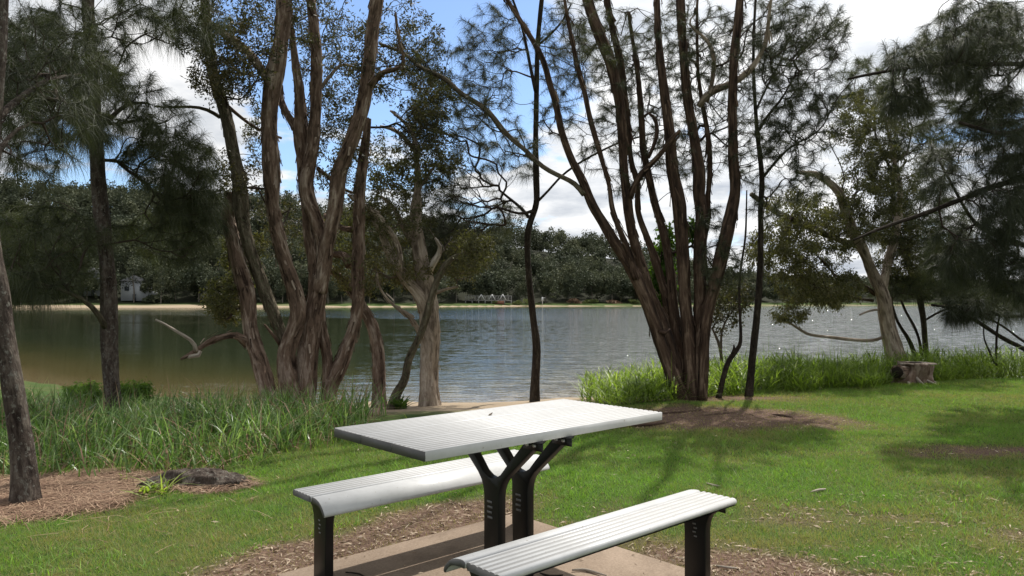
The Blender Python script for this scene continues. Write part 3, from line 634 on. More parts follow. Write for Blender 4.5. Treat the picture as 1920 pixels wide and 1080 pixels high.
# --- pale twisted paperbark behind the table
tree('paperbark_tree', 'tree', 'pale twisted paperbark with a flared foot at the sandy edge, behind the table top', bs(803, 11.3),
     [('trunk', c3((1092, 1080, 72), (1092, 1000, 60), (1090, 930, 50), (1088, 850, 42), (1092, 760, 42), (1095, 660, 44), (1092, 560, 46), (1085, 460, 42), (1072, 370, 40), (1055, 290, 38), (1042, 200, 34), (1025, 110, 27), (1028, 20, 24))+c2((1088, 950, 15), (1086, 850, 14), (1080, 760, 12), (1060, 660, 10), (1000, 600, 8), (950, 560, 5)), 11.3, 11.6),
      ('branch', c3((1075, 520, 36), (1045, 440, 30), (1000, 395, 27), (958, 340, 25), (925, 290, 24), (895, 230, 20), (865, 150, 18), (830, 90, 15), (800, 20, 13)), 11.4, 11.0),
      ('branch', c3((950, 330, 14), (955, 260, 14), (938, 195, 15), (905, 145, 15), (878, 100, 15), (845, 55, 14), (800, 20, 12), (740, 0, 9), (700, -40, 6)), 11.1, 10.7),
      ('branch', c3((1095, 330, 16), (1110, 285, 17), (1140, 258, 16), (1160, 235, 12), (1150, 200, 8), (1120, 170, 5)), 11.4, 11.2, 0, B_dead),
      ('branch', c3((1035, 210, 18), (990, 150, 15), (950, 80, 13), (920, 20, 10), (860, -30, 7)), 11.5, 11.9),
      ('branch', c3((1055, 655, 14), (1030, 590, 12), (1000, 550, 10), (950, 520, 8), (905, 480, 7), (850, 410, 6), (840, 340, 5)), 11.2, 10.8),
      ('branch', c3((1110, 440, 10), (1180, 415, 7), (1230, 405, 5)), 11.4, 11.6),
      ('branch', c2((1085, 780, 12), (1040, 720, 10), (980, 660, 9), (900, 640, 7)), 11.6, 12.0),
      ('branch', c2((1088, 950, 12), (1130, 920, 9), (1150, 860, 7), (1200, 820, 4)), 11.6, 11.9)],
     [(730, 400, 90, 80, 11.6, 1.3, 75), (690, 500, 70, 60, 11.4, 1.0, 50), (760, 320, 80, 70, 11.8, 1.3, 55), (810, 190, 60, 70, 11.8, 1.0, 35), (860, 480, 60, 60, 11.8, 1.0, 40), (820, 300, 60, 60, 12, 1, 35), (760, 510, 60, 35, 11.6, .8, 35)],
     B_pale, L_olive, kind='leaf', seed=41, flakes=1.6, group=GA, ln=.060, wd=.020, per=26, droop=.3, rough=.22, twig=B_twigp)
tree('paperbark_tree', 'tree', 'thin curving brown tree snaking up beside the pale twisted paperbark', bs(737, 10.9),
     [('trunk', c3((905, 1050, 34), (912, 990, 28), (930, 920, 23), (975, 860, 20), (995, 810, 18), (992, 755, 18), (1025, 700, 18), (1050, 640, 18), (1075, 560, 18), (1098, 470, 17), (1120, 400, 16), (1150, 330, 15), (1185, 280, 13), (1240, 250, 10), (1320, 230, 6)), 10.9, 10.5)],
     [(890, 470, 45, 40, 10.6, .7, 35)],
     B_moss, L_olive, kind='leaf', seed=45, group=GA, ln=.055, wd=.018, per=26, rough=.15, crown_from=.7)
tree('paperbark_tree', 'tree', 'leaning grey paperbark between the many-stemmed one and the curving thin trunk', bs(712, 11.2),
     [('trunk', c3((855, 1060, 42), (850, 990, 36), (852, 900, 30), (850, 820, 28), (848, 730, 28), (832, 640, 28), (802, 560, 27), (772, 505, 24), (730, 445, 24), (692, 400, 24), (650, 350, 17), (605, 315, 12)), 11.2, 11.8),
      ('branch', c3((712, 300, 26), (700, 260, 22), (660, 245, 16), (620, 250, 14), (560, 270, 10)), 11.0, 11.4, 0, B_paper),
      ('branch', c3((720, 130, 14), (680, 125, 13), (640, 105, 12), (590, 60, 10)), 11.0, 11.5, 0, B_paper)],
     [(620, 440, 70, 60, 12.2, 1.0, 45)],
     B_paper, L_olive, kind='leaf', seed=47, flakes=1.8, group=GA, ln=.06, wd=.02, per=24, rough=.22, crown_from=.75)
# --- slim dark she-oak behind the table
tree('she_oak', 'tree', 'slim straight black-trunked tree standing alone behind the far corner of the table', bs(1002, 12.4),
     [('trunk', c6((110, 1010, 27), (110, 940, 24), (112, 860, 22), (118, 760, 21), (118, 680, 20), (105, 580, 17), (92, 460, 16), (80, 340, 15), (74, 240, 15), (78, 130, 16), (100, 60, 15), (120, 0, 14))+c5((118, 1000, 17), (122, 900, 16), (120, 740, 14), (122, 560, 13), (125, 400, 13), (130, 220, 12), (142, 80, 12), (155, -60, 11)), 12.4, 12.0, 3),
      ('branch', c5((120, 460, 11), (95, 350, 9), (76, 250, 8), (50, 130, 7), (5, 0, 6), (-30, -80, 5)), 12.0, 12.3, 1.5),
      ('branch', c5((135, 1015, 7), (190, 960, 6), (250, 890, 6), (340, 825, 6), (440, 770, 5), (560, 715, 5), (700, 680, 4), (770, 655, 3)), 12.1, 11.4),
      ('branch', c5((130, 230, 6), (200, 170, 5), (260, 100, 5), (300, 20, 4)), 12.0, 11.5),
      ('branch', c6((80, 70, 9), (50, 30, 8), (0, -10, 7), (-60, -60, 5)), 12.1, 12.4),
      ('branch', c6((100, 40, 8), (60, 60, 7), (0, 45, 6), (-70, 20, 5)), 12.1, 11.8)],
     [(925, 90, 80, 90, 12.2, 1.0, 80), (830, 210, 70, 80, 12.2, 1.0, 70), (790, 230, 35, 45, 12.2, .6, 35), (850, 370, 75, 80, 12.2, 1.0, 120), (845, 450, 75, 50, 12.2, .8, 110), (900, 270, 60, 60, 12.2, .8, 40), (960, 290, 70, 80, 12, .9, 30), (1070, 100, 60, 90, 12, .9, 30), (1000, -120, 160, 100, 12.2, 1.6, 60), (940, 400, 50, 40, 12.4, .8, 25)],
     B_slim, L_needle, seed=51, group=GA, ln=.18, wd=.0038, per=26, droop=.75, spread=.6)
# --- right-hand many-stemmed clump
D0 = 10.2
tree('paperbark_tree', 'tree', 'huge reddish-brown clump of about ten stems fanning up from one foot, right of the table', bs(1292, 10.2),
     [('trunk', c6((810, 960, 52), (790, 880, 42), (750, 770, 40), (715, 670, 38), (690, 590, 37), (655, 490, 35), (610, 385, 33), (560, 290, 32), (500, 200, 31), (440, 100, 29), (385, 10, 26))+c5((360, 920, 24), (315, 840, 23), (270, 730, 20), (240, 620, 19), (222, 520, 18), (190, 420, 18), (165, 320, 17), (120, 230, 15), (70, 150, 15), (20, 70, 14), (-30, -10, 13)), 10.1, 9.6, 2.5),
      ('trunk', c6((600, 370, 20), (560, 230, 18), (510, 110, 16), (475, 0, 14))+c5((500, 960, 13), (470, 860, 13), (430, 720, 16), (390, 580, 15), (365, 450, 14), (340, 370, 14), (315, 260, 12), (295, 160, 11), (275, 60, 10), (260, -40, 9)), 9.9, 9.5, 2.5),
      ('trunk', c6((820, 930, 42), (790, 800, 38), (760, 690, 36), (720, 560, 32), (670, 440, 28), (630, 320, 28), (600, 230, 27), (575, 130, 26), (560, 30, 27))+c5((580, 980, 28), (565, 860, 26), (560, 700, 27), (550, 560, 28), (525, 420, 30), (490, 290, 32), (450, 190, 34), (410, 90, 32), (380, -20, 30)), 10.2, 10.0, 3.5),
      ('trunk', c6((790, 760, 30), (770, 620, 30), (745, 470, 25), (700, 310, 22), (660, 190, 19), (620, 90, 16), (600, 10, 15))+c5((640, 960, 14), (600, 800, 14), (590, 650, 16), (570, 450, 14), (545, 300, 22), (510, 150, 20), (480, 0, 17)), 10.4, 10.3, 3),
      ('trunk', c6((840, 920, 42), (815, 760, 38), (790, 620, 34), (775, 500, 28), (768, 380, 25), (752, 250, 24), (725, 120, 23), (690, 10, 22))+c5((720, 980, 20), (690, 880, 20), (665, 760, 20), (655, 600, 19), (645, 450, 16), (630, 330, 14), (610, 200, 12), (590, 60, 9)), 10.3, 10.5),
      ('trunk', c6((870, 960, 48), (860, 800, 42), (850, 640, 38), (836, 480, 35), (828, 340, 34), (822, 200, 35), (812, 80, 36), (806, 0, 36))+c5((826, 980, 36), (812, 860, 36), (800, 700, 31), (782, 560, 28), (765, 420, 26), (750, 290, 22), (740, 160, 20), (733, 20, 19), (730, -60, 18)), 10.1, 9.8, 3.5),
      ('trunk', c6((900, 960, 46), (900, 820, 42), (905, 660, 38), (908, 500, 36), (905, 340, 35), (908, 180, 35), (918, 40, 34))+c5((942, 1000, 34), (950, 880, 38), (925, 720, 30), (898, 560, 29), (880, 420, 28), (870, 280, 27), (860, 130, 26), (852, -20, 25)), 10.1, 10.0, 3.5),
      ('trunk', c6((915, 950, 30), (925, 780, 26), (930, 640, 26), (950, 500, 28), (980, 380, 33), (1005, 270, 37), (1030, 170, 39), (1055, 60, 37), (1070, 0, 34))+c5((1132, 960, 30), (1122, 820, 30), (1117, 680, 29), (1115, 540, 29), (1118, 400, 28), (1128, 250, 27), (1142, 130, 26), (1158, -30, 24)), 10.0, 9.6, 3.5, B_red),
      ('trunk', c6((900, 300, 20), (925, 180, 16), (950, 60, 13))+c5((990, 1020, 13), (1000, 900, 14), (1000, 780, 15), (985, 640, 14), (960, 500, 12), (940, 340, 9), (938, 150, 8), (940, -20, 7)), 10.3, 10.2, 2),
      ('branch', c5((945, 540, 16), (975, 485, 18), (1020, 458, 20), (1075, 438, 19), (1130, 415, 19), (1190, 370, 17), (1240, 315, 15), (1275, 250, 13), (1290, 180, 11), (1300, 90, 9), (1312, -10, 8)), 10.0, 9.2, 1.0, B_pale),
      ('branch', c5((985, 520, 12), (1010, 440, 13), (1024, 340, 14), (1020, 270, 14), (995, 205, 11), (960, 170, 9), (920, 150, 8), (880, 130, 6), (890, 90, 5), (930, 70, 4)), 10.2, 9.8, 0, B_pale),
      ('branch', c5((600, 1000, 16), (622, 930, 17), (655, 880, 18), (700, 835, 16), (740, 795, 14), (800, 720, 12), (850, 660, 9)), 10.0, 9.7, 0, B_red),
      ('branch', c5((690, 800, 10), (720, 740, 12), (738, 670, 13), (740, 610, 13), (715, 580, 10), (690, 572, 7)), 9.9, 9.8, 0, B_red),
      ('branch', px((1095, 365, 6), (1078, 343, 5.5), (1045, 328, 5), (1015, 312, 5), (988, 284, 5), (950, 252, 5.5), (912, 205, 6), (865, 176, 5.5), (832, 146, 5), (790, 128, 4.5), (758, 100, 4), (712, 82, 3)), 9.8, 10.8, 0, B_moss),
      ('branch', c6((760, 610, 6), (730, 630, 16), (712, 620, 11)), 10.0, 9.9)],
     [(1090, 80, 100, 110, 10.2, 1.2, 85), (1180, 130, 90, 130, 10.8, 1.3, 95), (1290, 90, 110, 110, 10.8, 1.4, 130), (1380, 130, 110, 130, 10.4, 1.4, 120), (1290, 280, 100, 90, 10.8, 1.2, 90), (1180, 300, 60, 80, 10.8, 1.0, 35),
      (1120, 250, 60, 80, 10.2, 1.0, 22), (1400, 280, 80, 80, 10.4, 1.1, 50), (1460, 60, 110, 80, 10.4, 1.3, 60), (910, 190, 70, 60, 10.5, .8, 50), (800, 120, 60, 60, 10.8, .8, 45), (1040, 210, 50, 60, 10.4, .8, 25), (1230, 200, 120, 90, 10.9, 1.2, 60), (1350, 500, 48, 55, 9.9, .5, 50), (1330, 420, 40, 50, 10.0, .5, 20), (1200, -150, 300, 100, 10.6, 1.6, 70)],
     B_red, L_needle, seed=61, rs=.86, flakes=1.2, group=GA, ln=.12, wd=.0036, per=24, droop=.45, spread=.7, rough=.17)
vt = tree('climbing_vine', 'vine', 'bright green leafy vine climbing between the stems of the reddish clump', bs(1235, 10.7),
     [('stem', px((1250, 740, 3), (1245, 660, 3), (1240, 580, 2.6), (1238, 500, 2), (1246, 440, 1.5)), 10.7, 10.6)],
     [(1238, 530, 26, 50, 10.7, .3, 45), (1250, 460, 20, 40, 10.7, .25, 20), (1300, 430, 14, 20, 10.4, .2, 8)],
     B_twig, L_vine, kind='leaf', seed=65, ln=.075, wd=.045, per=14, tmin=.002)
# --- thin dark she-oak right of the clump
tree('she_oak', 'tree', 'thin straight dark tree with a slight lean, just right of the reddish clump', bs(1403, 10.6),
     [('trunk', c6((1138, 980, 24), (1143, 920, 20), (1152, 830, 18), (1164, 700, 17), (1176, 590, 16), (1188, 460, 16), (1196, 330, 15), (1200, 200, 14), (1200, 80, 13), (1198, 0, 13))+c5((1262, 1000, 13), (1266, 900, 13), (1254, 780, 12), (1240, 660, 11), (1232, 540, 9), (1225, 420, 9), (1222, 300, 8), (1225, 150, 7), (1232, 20, 6)), 10.6, 10.3, 2),
      ('branch', c5((1250, 660, 8), (1280, 600, 8), (1330, 545, 7), (1380, 480, 5), (1420, 400, 4)), 10.4, 10.0),
      ('branch', c5((1265, 905, 8), (1300, 860, 7), (1360, 790, 6), (1440, 720, 5), (1500, 700, 4), (1560, 672, 4), (1600, 590, 3), (1640, 500, 3), (1740, 390, 2)), 10.5, 9.6),
      ('branch', c5((1235, 560, 6), (1290, 440, 5), (1350, 330, 4), (1400, 200, 3)), 10.4, 10.9)],
     [(1490, 100, 90, 110, 10.2, 1.0, 120), (1520, 210, 75, 80, 10.0, .9, 60), (1470, 250, 60, 60, 10, .8, 40), (1500, 330, 70, 60, 10, .8, 35), (1440, 380, 40, 50, 10.4, .6, 15), (1560, 60, 50, 60, 10.2, .8, 25), (1450, -110, 130, 60, 10.2, 1.0, 20)],
     B_slim, L_needle, seed=71, group=GA, ln=.15, wd=.0036, per=28, droop=.4, spread=.65)
tree('broken_sapling', 'tree', 'short broken stem with a jagged elbow, between the reddish clump and the thin leaning tree', bs(1350, 10.3),
     [('trunk', c6((995, 950, 15), (1005, 900, 13), (1022, 830, 13), (1040, 770, 12), (1062, 725, 13), (1095, 712, 11), (1105, 690, 9), (1102, 600, 7), (1098, 500, 6), (1096, 400, 6), (1108, 280, 5), (1125, 180, 5), (1130, 60, 4), (1132, -60, 3)), 10.3, 10.2),
      ('branch', c6((1064, 730, 9), (1072, 705, 7), (1070, 685, 3)), 10.27, 10.25)], [], B_slim, L_needle, seed=73, group=GA)
tree('leafy_sapling', 'tree', 'small forked leafy sapling on the bank between the clump and the broken stem', bs(1352, 12.6),
     [('trunk', c6((1020, 900, 9), (1012, 780, 8), (1005, 700, 8), (985, 645, 7), (965, 605, 5)), 12.6, 12.5), ('branch', c6((1008, 720, 6), (1012, 620, 5), (1040, 555, 4)), 12.6, 12.7)],
     [(1345, 570, 40, 50, 12.6, .6, 45), (1385, 560, 28, 45, 12.6, .5, 25)], B_twigp, L_paper, kind='leaf', seed=75, group=GA, ln=.07, wd=.03, per=12)
# --- right paperbark
DF = 14.2
tree('paperbark_tree', 'tree', 'pale forked paperbark on the right bank, leaning left behind the hollow stump', bs(1688, DF),
     [('trunk', c8((760, 900, 66), (745, 800, 54), (725, 720, 44), (702, 640, 38), (688, 560, 36), (676, 480, 36), (655, 420, 36), (620, 350, 28), (590, 280, 27), (560, 220, 32), (525, 150, 27), (500, 80, 22), (475, 0, 20))+c7((560, 1000, 20), (500, 940, 20), (440, 900, 18), (380, 880, 14), (300, 870, 9)), DF, DF-.3),
      ('trunk', c8((672, 470, 24), (682, 410, 23), (692, 350, 23), (712, 280, 22), (730, 210, 20), (742, 140, 18), (752, 60, 16))+c7((830, 940, 14), (810, 860, 12), (790, 760, 9)), DF, DF+.4, 1.0),
      ('branch', c8((560, 240, 22), (510, 235, 16), (440, 205, 14), (380, 180, 16), (320, 150, 17), (250, 125, 17), (190, 95, 16), (130, 55, 15), (70, 10, 13)), DF-.1, DF-1.2, 0, B_moss),
      ('branch', c8((640, 470, 12), (600, 440, 9), (540, 400, 8), (470, 395, 6), (420, 340, 5), (380, 300, 4)), DF, DF-.8, 0, B_red),
      ('branch', c8((630, 500, 8), (560, 490, 7), (500, 470, 6), (430, 440, 5), (360, 440, 4)), DF, DF-.8, 0, B_red),
      ('branch', c8((720, 640, 10), (650, 680, 9), (560, 682, 9), (470, 672, 9), (410, 665, 8), (350, 660, 8), (305, 645, 8), (280, 620, 7), (250, 600, 6), (215, 590, 5)), DF, DF-.6, 0, B_pale),
      ('branch', c8((680, 540, 6), (620, 545, 6), (570, 565, 5)), DF, DF-.5)],
     [(1480, 470, 90, 60, 13.4, 1.2, 90), (1540, 540, 90, 42, 13.6, 1.1, 85), (1500, 410, 80, 60, 13.2, 1.1, 50), (1590, 430, 80, 60, 13.8, 1.1, 60), (1650, 350, 90, 70, 14, 1.3, 70), (1480, 590, 40, 25, 13.6, .6, 12), (1620, 240, 90, 80, 14, 1.3, 50), (1700, 470, 70, 70, 14.6, 1.1, 60)],
     B_pale, L_olive, kind='leaf', seed=81, rs=.85, flakes=1.6, group=GA, ln=.065, wd=.019, per=46, rough=.2)
tree('she_oak', 'tree', 'dark double-stemmed tree leaning left on the bank, right behind the pale forked paperbark', bs(1735, 15.4),
     [('trunk', c8((880, 900, 16), (875, 760, 13), (868, 660, 12), (858, 560, 13), (840, 470, 14), (815, 390, 15), (790, 320, 14), (765, 250, 13), (740, 160, 11), (720, 60, 9)), 15.4, 15.0, 2),
      ('trunk', c8((870, 880, 9), (845, 690, 6), (810, 600, 6), (785, 560, 6), (760, 500, 5)), 15.3, 15.5),
      ('trunk', c8((840, 800, 13), (800, 690, 9), (770, 640, 7), (740, 590, 6), (720, 520, 5)), 15.2, 15.0),
      ('branch', c8((870, 590, 5), (920, 560, 5), (980, 535, 4)), 15.4, 15.0)],
     [(1720, 420, 110, 70, 15.0, 1.4, 110), (1770, 500, 100, 55, 15, 1.3, 100), (1690, 540, 70, 30, 15, 1.0, 45), (1700, 280, 110, 90, 15, 1.5, 90), (1640, 160, 90, 60, 15, 1.3, 45), (1770, 200, 80, 90, 15.2, 1.4, 60)],
     B_slim, L_needle_g, seed=85, group=GA, ln=.24, wd=.006, per=30, droop=.5, spread=.65, tmin=.0035)
# --- big she-oak out of frame right, its boughs sweeping in
tree('she_oak', 'tree', 'dense dark she-oak whose boughs sweep in across the upper right corner', bs(2080, 9.0),
     [('trunk', px((2100, 800, 22), (2080, 650, 20), (2060, 500, 19), (2045, 300, 18), (2035, 120, 17), (2030, -60, 15)), 9.0, 9.0, 2.5),
      ('branch', px((2050, 300, 9), (1990, 320, 7), (1920, 335, 5.5), (1860, 350, 5), (1800, 375, 4.5), (1720, 405, 4), (1660, 425, 3), (1600, 450, 2)), 9.0, 8.6),
      ('branch', px((2040, 110, 7), (1960, 118, 5), (1880, 120, 4), (1820, 120, 4), (1750, 122, 3.5), (1660, 134, 3), (1590, 148, 2)), 9.0, 8.4),
      ('branch', px((2050, 420, 8), (1980, 480, 6), (1900, 450, 4), (1830, 420, 3), (1760, 300, 2)), 9.0, 9.6),
      ('branch', px((2035, 0, 9), (1960, -30, 7), (1860, -40, 5), (1760, -20, 4)), 9.0, 9.3),
      ('branch', px((2035, 200, 8), (1960, 230, 6), (1880, 250, 4), (1800, 230, 3)), 9.0, 8.0)],
     [(1850, 70, 130, 90, 9.0, 1.3, 150), (1790, 110, 80, 60, 8.8, .8, 60), (1880, 230, 90, 90, 9.0, 1.2, 110), (1900, 370, 90, 90, 9.0, 1.2, 110), (1830, 470, 110, 70, 9.4, 1.1, 110), (1700, 180, 60, 40, 8.7, .6, 28), (1780, 320, 80, 60, 9.2, .9, 30), (1930, 520, 80, 50, 9.2, .9, 55),
      (1880, -120, 200, 80, 9.0, 1.2, 25), (1700, 110, 70, 40, 8.6, .6, 24), (2050, 200, 100, 250, 9, 1.3, 60)],
     B_slim, L_needle, seed=91, group=GA, ln=.2, wd=.0038, per=36, droop=.9, spread=.5)
tree('fallen_tree', 'tree', 'dark leaning bough slanting down to the right above the weeds, at the right edge', bs(1960, 14.0),
     [('trunk', c8((1400, 790, 11), (1325, 722, 10), (1260, 690, 10), (1200, 655, 9), (1140, 615, 9), (1080, 578, 8), (1030, 550, 8), (975, 530, 6), (900, 520, 5)), 14.0, 13.8),
      ('branch', c8((1400, 720, 7), (1325, 690, 6), (1260, 640, 5), (1200, 600, 5), (1150, 580, 4)), 14.0, 14.2),
      ('branch', c8((1330, 570, 7), (1250, 572, 6), (1160, 560, 5), (1060, 545, 4)), 13.8, 13.6),
      ('branch', c8((1196, 800, 5), (1198, 700, 5), (1200, 640, 5), (1215, 560, 4)), 13.9, 13.9),
      ('branch', c8((1190, 790, 4), (1160, 720, 4), (1135, 660, 3), (1140, 620, 3)), 13.9, 13.8)],
     [(1840, 575, 90, 28, 13.8, .8, 55), (1795, 590, 26, 14, 13.8, .3, 14), (1900, 560, 60, 40, 14, .8, 40)],
     B_slim, L_needle, seed=95, ln=.26, wd=.006, per=24, droop=.6, crown_from=.3)
# ------------------------------------------------------------------ stump, rotting log mound
def dome(name, c, rx, ry, rz_, rot, m, seed, amp=.3, parent=None, hollow=None):
    th = np.linspace(0, 2*math.pi, 56, endpoint=False); ph = np.linspace(-.25, math.pi/2, 22)
    T_, Ph = np.meshgrid(th, ph); d = np.stack([np.cos(T_)*np.cos(Ph), np.sin(T_)*np.cos(Ph), np.sin(Ph)], -1)
    k = 1+amp*(fbm(d*2.2+seed, 4)-.5)*2+amp*.5*(vnoise(d*9+seed)-.5)
    V = d*k[..., None]*np.array([rx, ry, rz_]); c_, s_ = math.cos(rot), math.sin(rot)
    V = np.stack([V[..., 0]*c_-V[..., 1]*s_, V[..., 0]*s_+V[..., 1]*c_, V[..., 2]], -1).reshape(-1, 3)+(np.array(c) if parent is None else 0)
    i, j = np.meshgrid(np.arange(56), np.arange(21)); a = (j*56+i).ravel(); b_ = (j*56+(i+1) % 56).ravel()
    return mesh_obj(name, V, [np.c_[a, b_, b_+56, a+56]], m, parent, tuple(c) if parent is None else (0, 0, 0), smooth=True, attrs={'bk': ('FLOAT_VECTOR', V)})
SX, SY = (1708-960)/F*12.3, 12.3; sz = gz(SX, SY)
st = empty('hollow_stump', (SX, SY, sz), 'weathered grey hollow tree stump with a side hole, at the edge of the weeds', 'stump')
V, Fs, bkk = tube([(.02, 0, -.1), (.03, 0, .05), (.05, 0, .20), (.07, 0, .335)], [.30, .25, .21, .24], 36, .03, .5, seed=5)
mesh_obj('stump_body', V, Fs, B_paper, st, smooth=True, attrs={'bk': ('FLOAT_VECTOR', bkk)})
V, Fs, bkk = tube([(.07, 0, .325), (.07, 0, .352)], [.235, .215], 36, .02, .38, seed=5)
mesh_obj('cut_face', V, Fs, B_pale, st, smooth=False, attrs={'bk': ('FLOAT_VECTOR', bkk)})
M_hole, t, o = mat('dark_hollow'); pbr(t, o, (.02, .013, .009), .95)  # near-black discs on solid wood, painted shade for the insides of holes
V, Fs, bkk = tube([(.05, -.02, .345), (.05, -.02, .36)], [.09, .085], 20, .02, .2, seed=9); mesh_obj('hollow', V, Fs, M_hole, st, attrs={'bk': ('FLOAT_VECTOR', bkk)})
V, Fs, bkk = tube([(-.12, -.02, .18), (-.24, -.10, .20), (-.31, -.14, .20)], [.13, .13, .125], 24, .03, .15, seed=15); mesh_obj('side_burl', V, Fs, B_paper, st, smooth=True, attrs={'bk': ('FLOAT_VECTOR', bkk)})
V, Fs, bkk = tube([(-.30, -.135, .20), (-.325, -.15, .20)], [.095, .09], 20, .02, .15, seed=16); mesh_obj('hollow', V, Fs, M_hole, st, attrs={'bk': ('FLOAT_VECTOR', bkk)})
for a, l in ((-2.3, .5), (-1.7, .42), (-1.1, .5), (-.5, .45), (-2.8, .4)):
    V, Fs, bkk = tube([(.1*math.cos(a), .1*math.sin(a), .18), (.24*math.cos(a), .24*math.sin(a), .08), (l*math.cos(a+.2), l*math.sin(a+.2), -.02)], [.03, .028, .012], 8, .04, .2, seed=a)
    mesh_obj('root', V, Fs, B_dead, st, smooth=True, attrs={'bk': ('FLOAT_VECTOR', bkk)})
mx_, my_ = (345-960)/F*5.45, 5.45
mo = dome('rotting_log', (mx_+.08, my_+.08, -.03), .36, .17, .13, .15, B_dark, 3.3, .35); tag(mo, 'low dark rotting log half sunk at the edge of the lawn, below the reeds', 'log')
mo = dome('rotting_log', (mx_-.16, my_-.10, -.03), .15, .08, .10, .1, B_dark, 8.3, .4); tag(mo, 'small grey weathered chunk of wood against the left front of the dark rotting log', 'log')
mo = dome('flat_rock', ((190-960)/F*5.15, 5.15, -.03), .24, .13, .055, .2, M_conc, 5.3, .25); tag(mo, 'flat brown rock bedded in the fallen straw left of the rotting log', 'rock')

# ------------------------------------------------------------------ grasses
def blades(O, h, wd, r, lean=.35, az=None, segs=3, flop=.5):
    n = len(O); a = r.uniform(0, 2*math.pi, n) if az is None else az; d = np.stack([np.cos(a), np.sin(a), 0*a], -1)
    s = np.stack([-np.sin(a+r.normal(0, .8, n)), np.cos(a), 0*a], -1); s = unit(s)
    ln_ = np.abs(r.normal(0, lean, n)); fl = np.abs(r.normal(0, flop, n)); h = h*r.uniform(.6, 1.15, n); w_ = wd*r.uniform(.7, 1.3, n)
    rows = []
    for k in range(segs+1):
        t_ = k/segs; hor = (ln_*t_+fl*t_*t_*.9)*h; z = h*t_*(1-.32*np.minimum(fl, 1.4)*t_*t_)
        c_ = O+d*hor[:, None]+np.array([0, 0, 1.])*z[:, None]
        if k < segs:
            ww = (w_*(1, .9, .65, .4)[min(k, 3)]/2)[:, None]; rows += [c_-s*ww, c_+s*ww]
        else: rows.append(c_)
    V = np.stack(rows, 1); m = V.shape[1]; b_ = np.arange(n)[:, None]*m
    Q = [b_+np.array([2*k, 2*k+1, 2*k+3, 2*k+2]) for k in range(segs-1)]
    T_ = b_+np.array([2*segs-2, 2*segs-1, 2*segs])
    return V.reshape(-1, 3), Q, T_, m
def blade_obj(name, O, h, wd, m, r, kind_lab, tint=None, **kw):
    V, Q, T_, k = blades(O, h, wd, r, **kw)
    ti = np.clip((r.normal(.45, .22, len(O)) if tint is None else tint), 0, 1)
    o = mesh_obj(name, V, ([np.vstack(Q)] if Q else [])+[T_], m, attrs={'tint': ('FLOAT', np.repeat(ti, k))})
    tag(o, kind_lab[0], kind_lab[1], None, 'stuff'); return o
def tz(x, y): return terr(x, y)
r = np.random.default_rng(5)
# lawn
n = 900000; D = 3.3+(14.5-3.3)*r.random(n)**1.05; X = (r.random(n)*2-1)*.74*D; Xa = X
ok = (D < lawn_end(X)+.3) & ~((np.abs((X-CT[0])*LX[0]+(D-CT[1])*LX[1]) < .79) & (np.abs((X-CT[0])*NX[0]+(D-CT[1])*NX[1]) < .845))
dm = dirtmap(X, D); ok &= r.random(n) > dm*np.where(np.hypot(X, D-3.6) < 2.4, .80, .90)
ok &= ~((X > 2.75) & (D < 3.9))
X, D, dm = X[ok], D[ok], dm[ok]; O = np.stack([X, D, tz(X, D)-.004], -1)
pat = n2d(X, D, .8, 3, 31)
dry = sm(n2d(X, D, 1.6, 3, 41), .42, .62)
ti = np.clip(.36+1.1*(pat-.42)+r.normal(0, .2, len(X))-dm*.6-.38*dry*r.random(len(X))*2*sm(8-D, 0, 4.5), 0, 1)
blade_obj('lawn_grass', O, (.026+.022*n2d(X, D, 3, 2, 8))*(1-.35*dm), np.maximum(.0026, .00075*D), L_lawn, r, ('short green lawn grass round the picnic table', 'grass'), tint=ti, lean=.5, segs=1, flop=.5)
# reeds, left bank
def reg(n, f):
    X = r.uniform(-8, 10, n*4); Y = r.uniform(4, 18, n*4); k = f(X, Y); return X[k][:n], Y[k][:n]
fe_u = lambda x: np.interp(x, [-6, -3.6, -3.0, -2.4, -1.9, -1.4, -1.05], [6.0, 5.75, 5.75, 5.95, 6.5, 7.7, 9.2])
be_u = lambda x: np.interp(x, [-7, -4.5, -3, -2.2, -1.5], [9.6, 9.2, 9.6, 10.4, 10.2])
f_re = lambda x, y: (y > fe_u(x)+(vnoise(np.stack([x*2.5, y*2.5, 0*x], -1))-.5)*.5) & (y < be_u(x)) & (x < -.203*y+.1*np.sin(y*5)) & (x > -.74*y-.6)
X, Y = reg(26000, f_re); k = n2d(X, Y, 1.7, 3, 133)+.35*sm(Y-fe_u(X), 1., 0) > .43; X, Y = X[k], Y[k]; cl_ = r.normal(0, .05, (len(X), 2)); q = np.round(X/.22)*.22, np.round(Y/.22)*.22
m_ = r.random(len(X)) < .6; X = np.where(m_, q[0]+cl_[:, 0]+.1*np.sin(q[1]*37), X); Y = np.where(m_, q[1]+cl_[:, 1]+.1*np.sin(q[0]*31), Y)
O = np.stack([X, Y, tz(X, Y)-.02], -1)
front = sm(Y-fe_u(X), 0, .8); hh = (.26+.30*front)*(.75+.5*n2d(X, Y, 1.2, 2, 61))*np.where(Y > 8.0, .9, 1)
blade_obj('reed_bed', O, hh*.92, .0115, L_reed, r, ('long strappy green reeds along the left bank', 'reeds'), tint=np.clip(r.normal(.42, .25, len(X))+.25*(n2d(X, Y, 2, 2, 9)-.5), 0, 1), lean=.3, flop=.75)
k_ = r.random(len(O)) < .09; blade_obj('dead_reeds', O[k_]+[.01, -.02, 0], hh[k_]*1.05, .010, L_straw, r, ('dead tan reed blades bent among the green ones on the left bank', 'reeds'), lean=.45, flop=1.1)
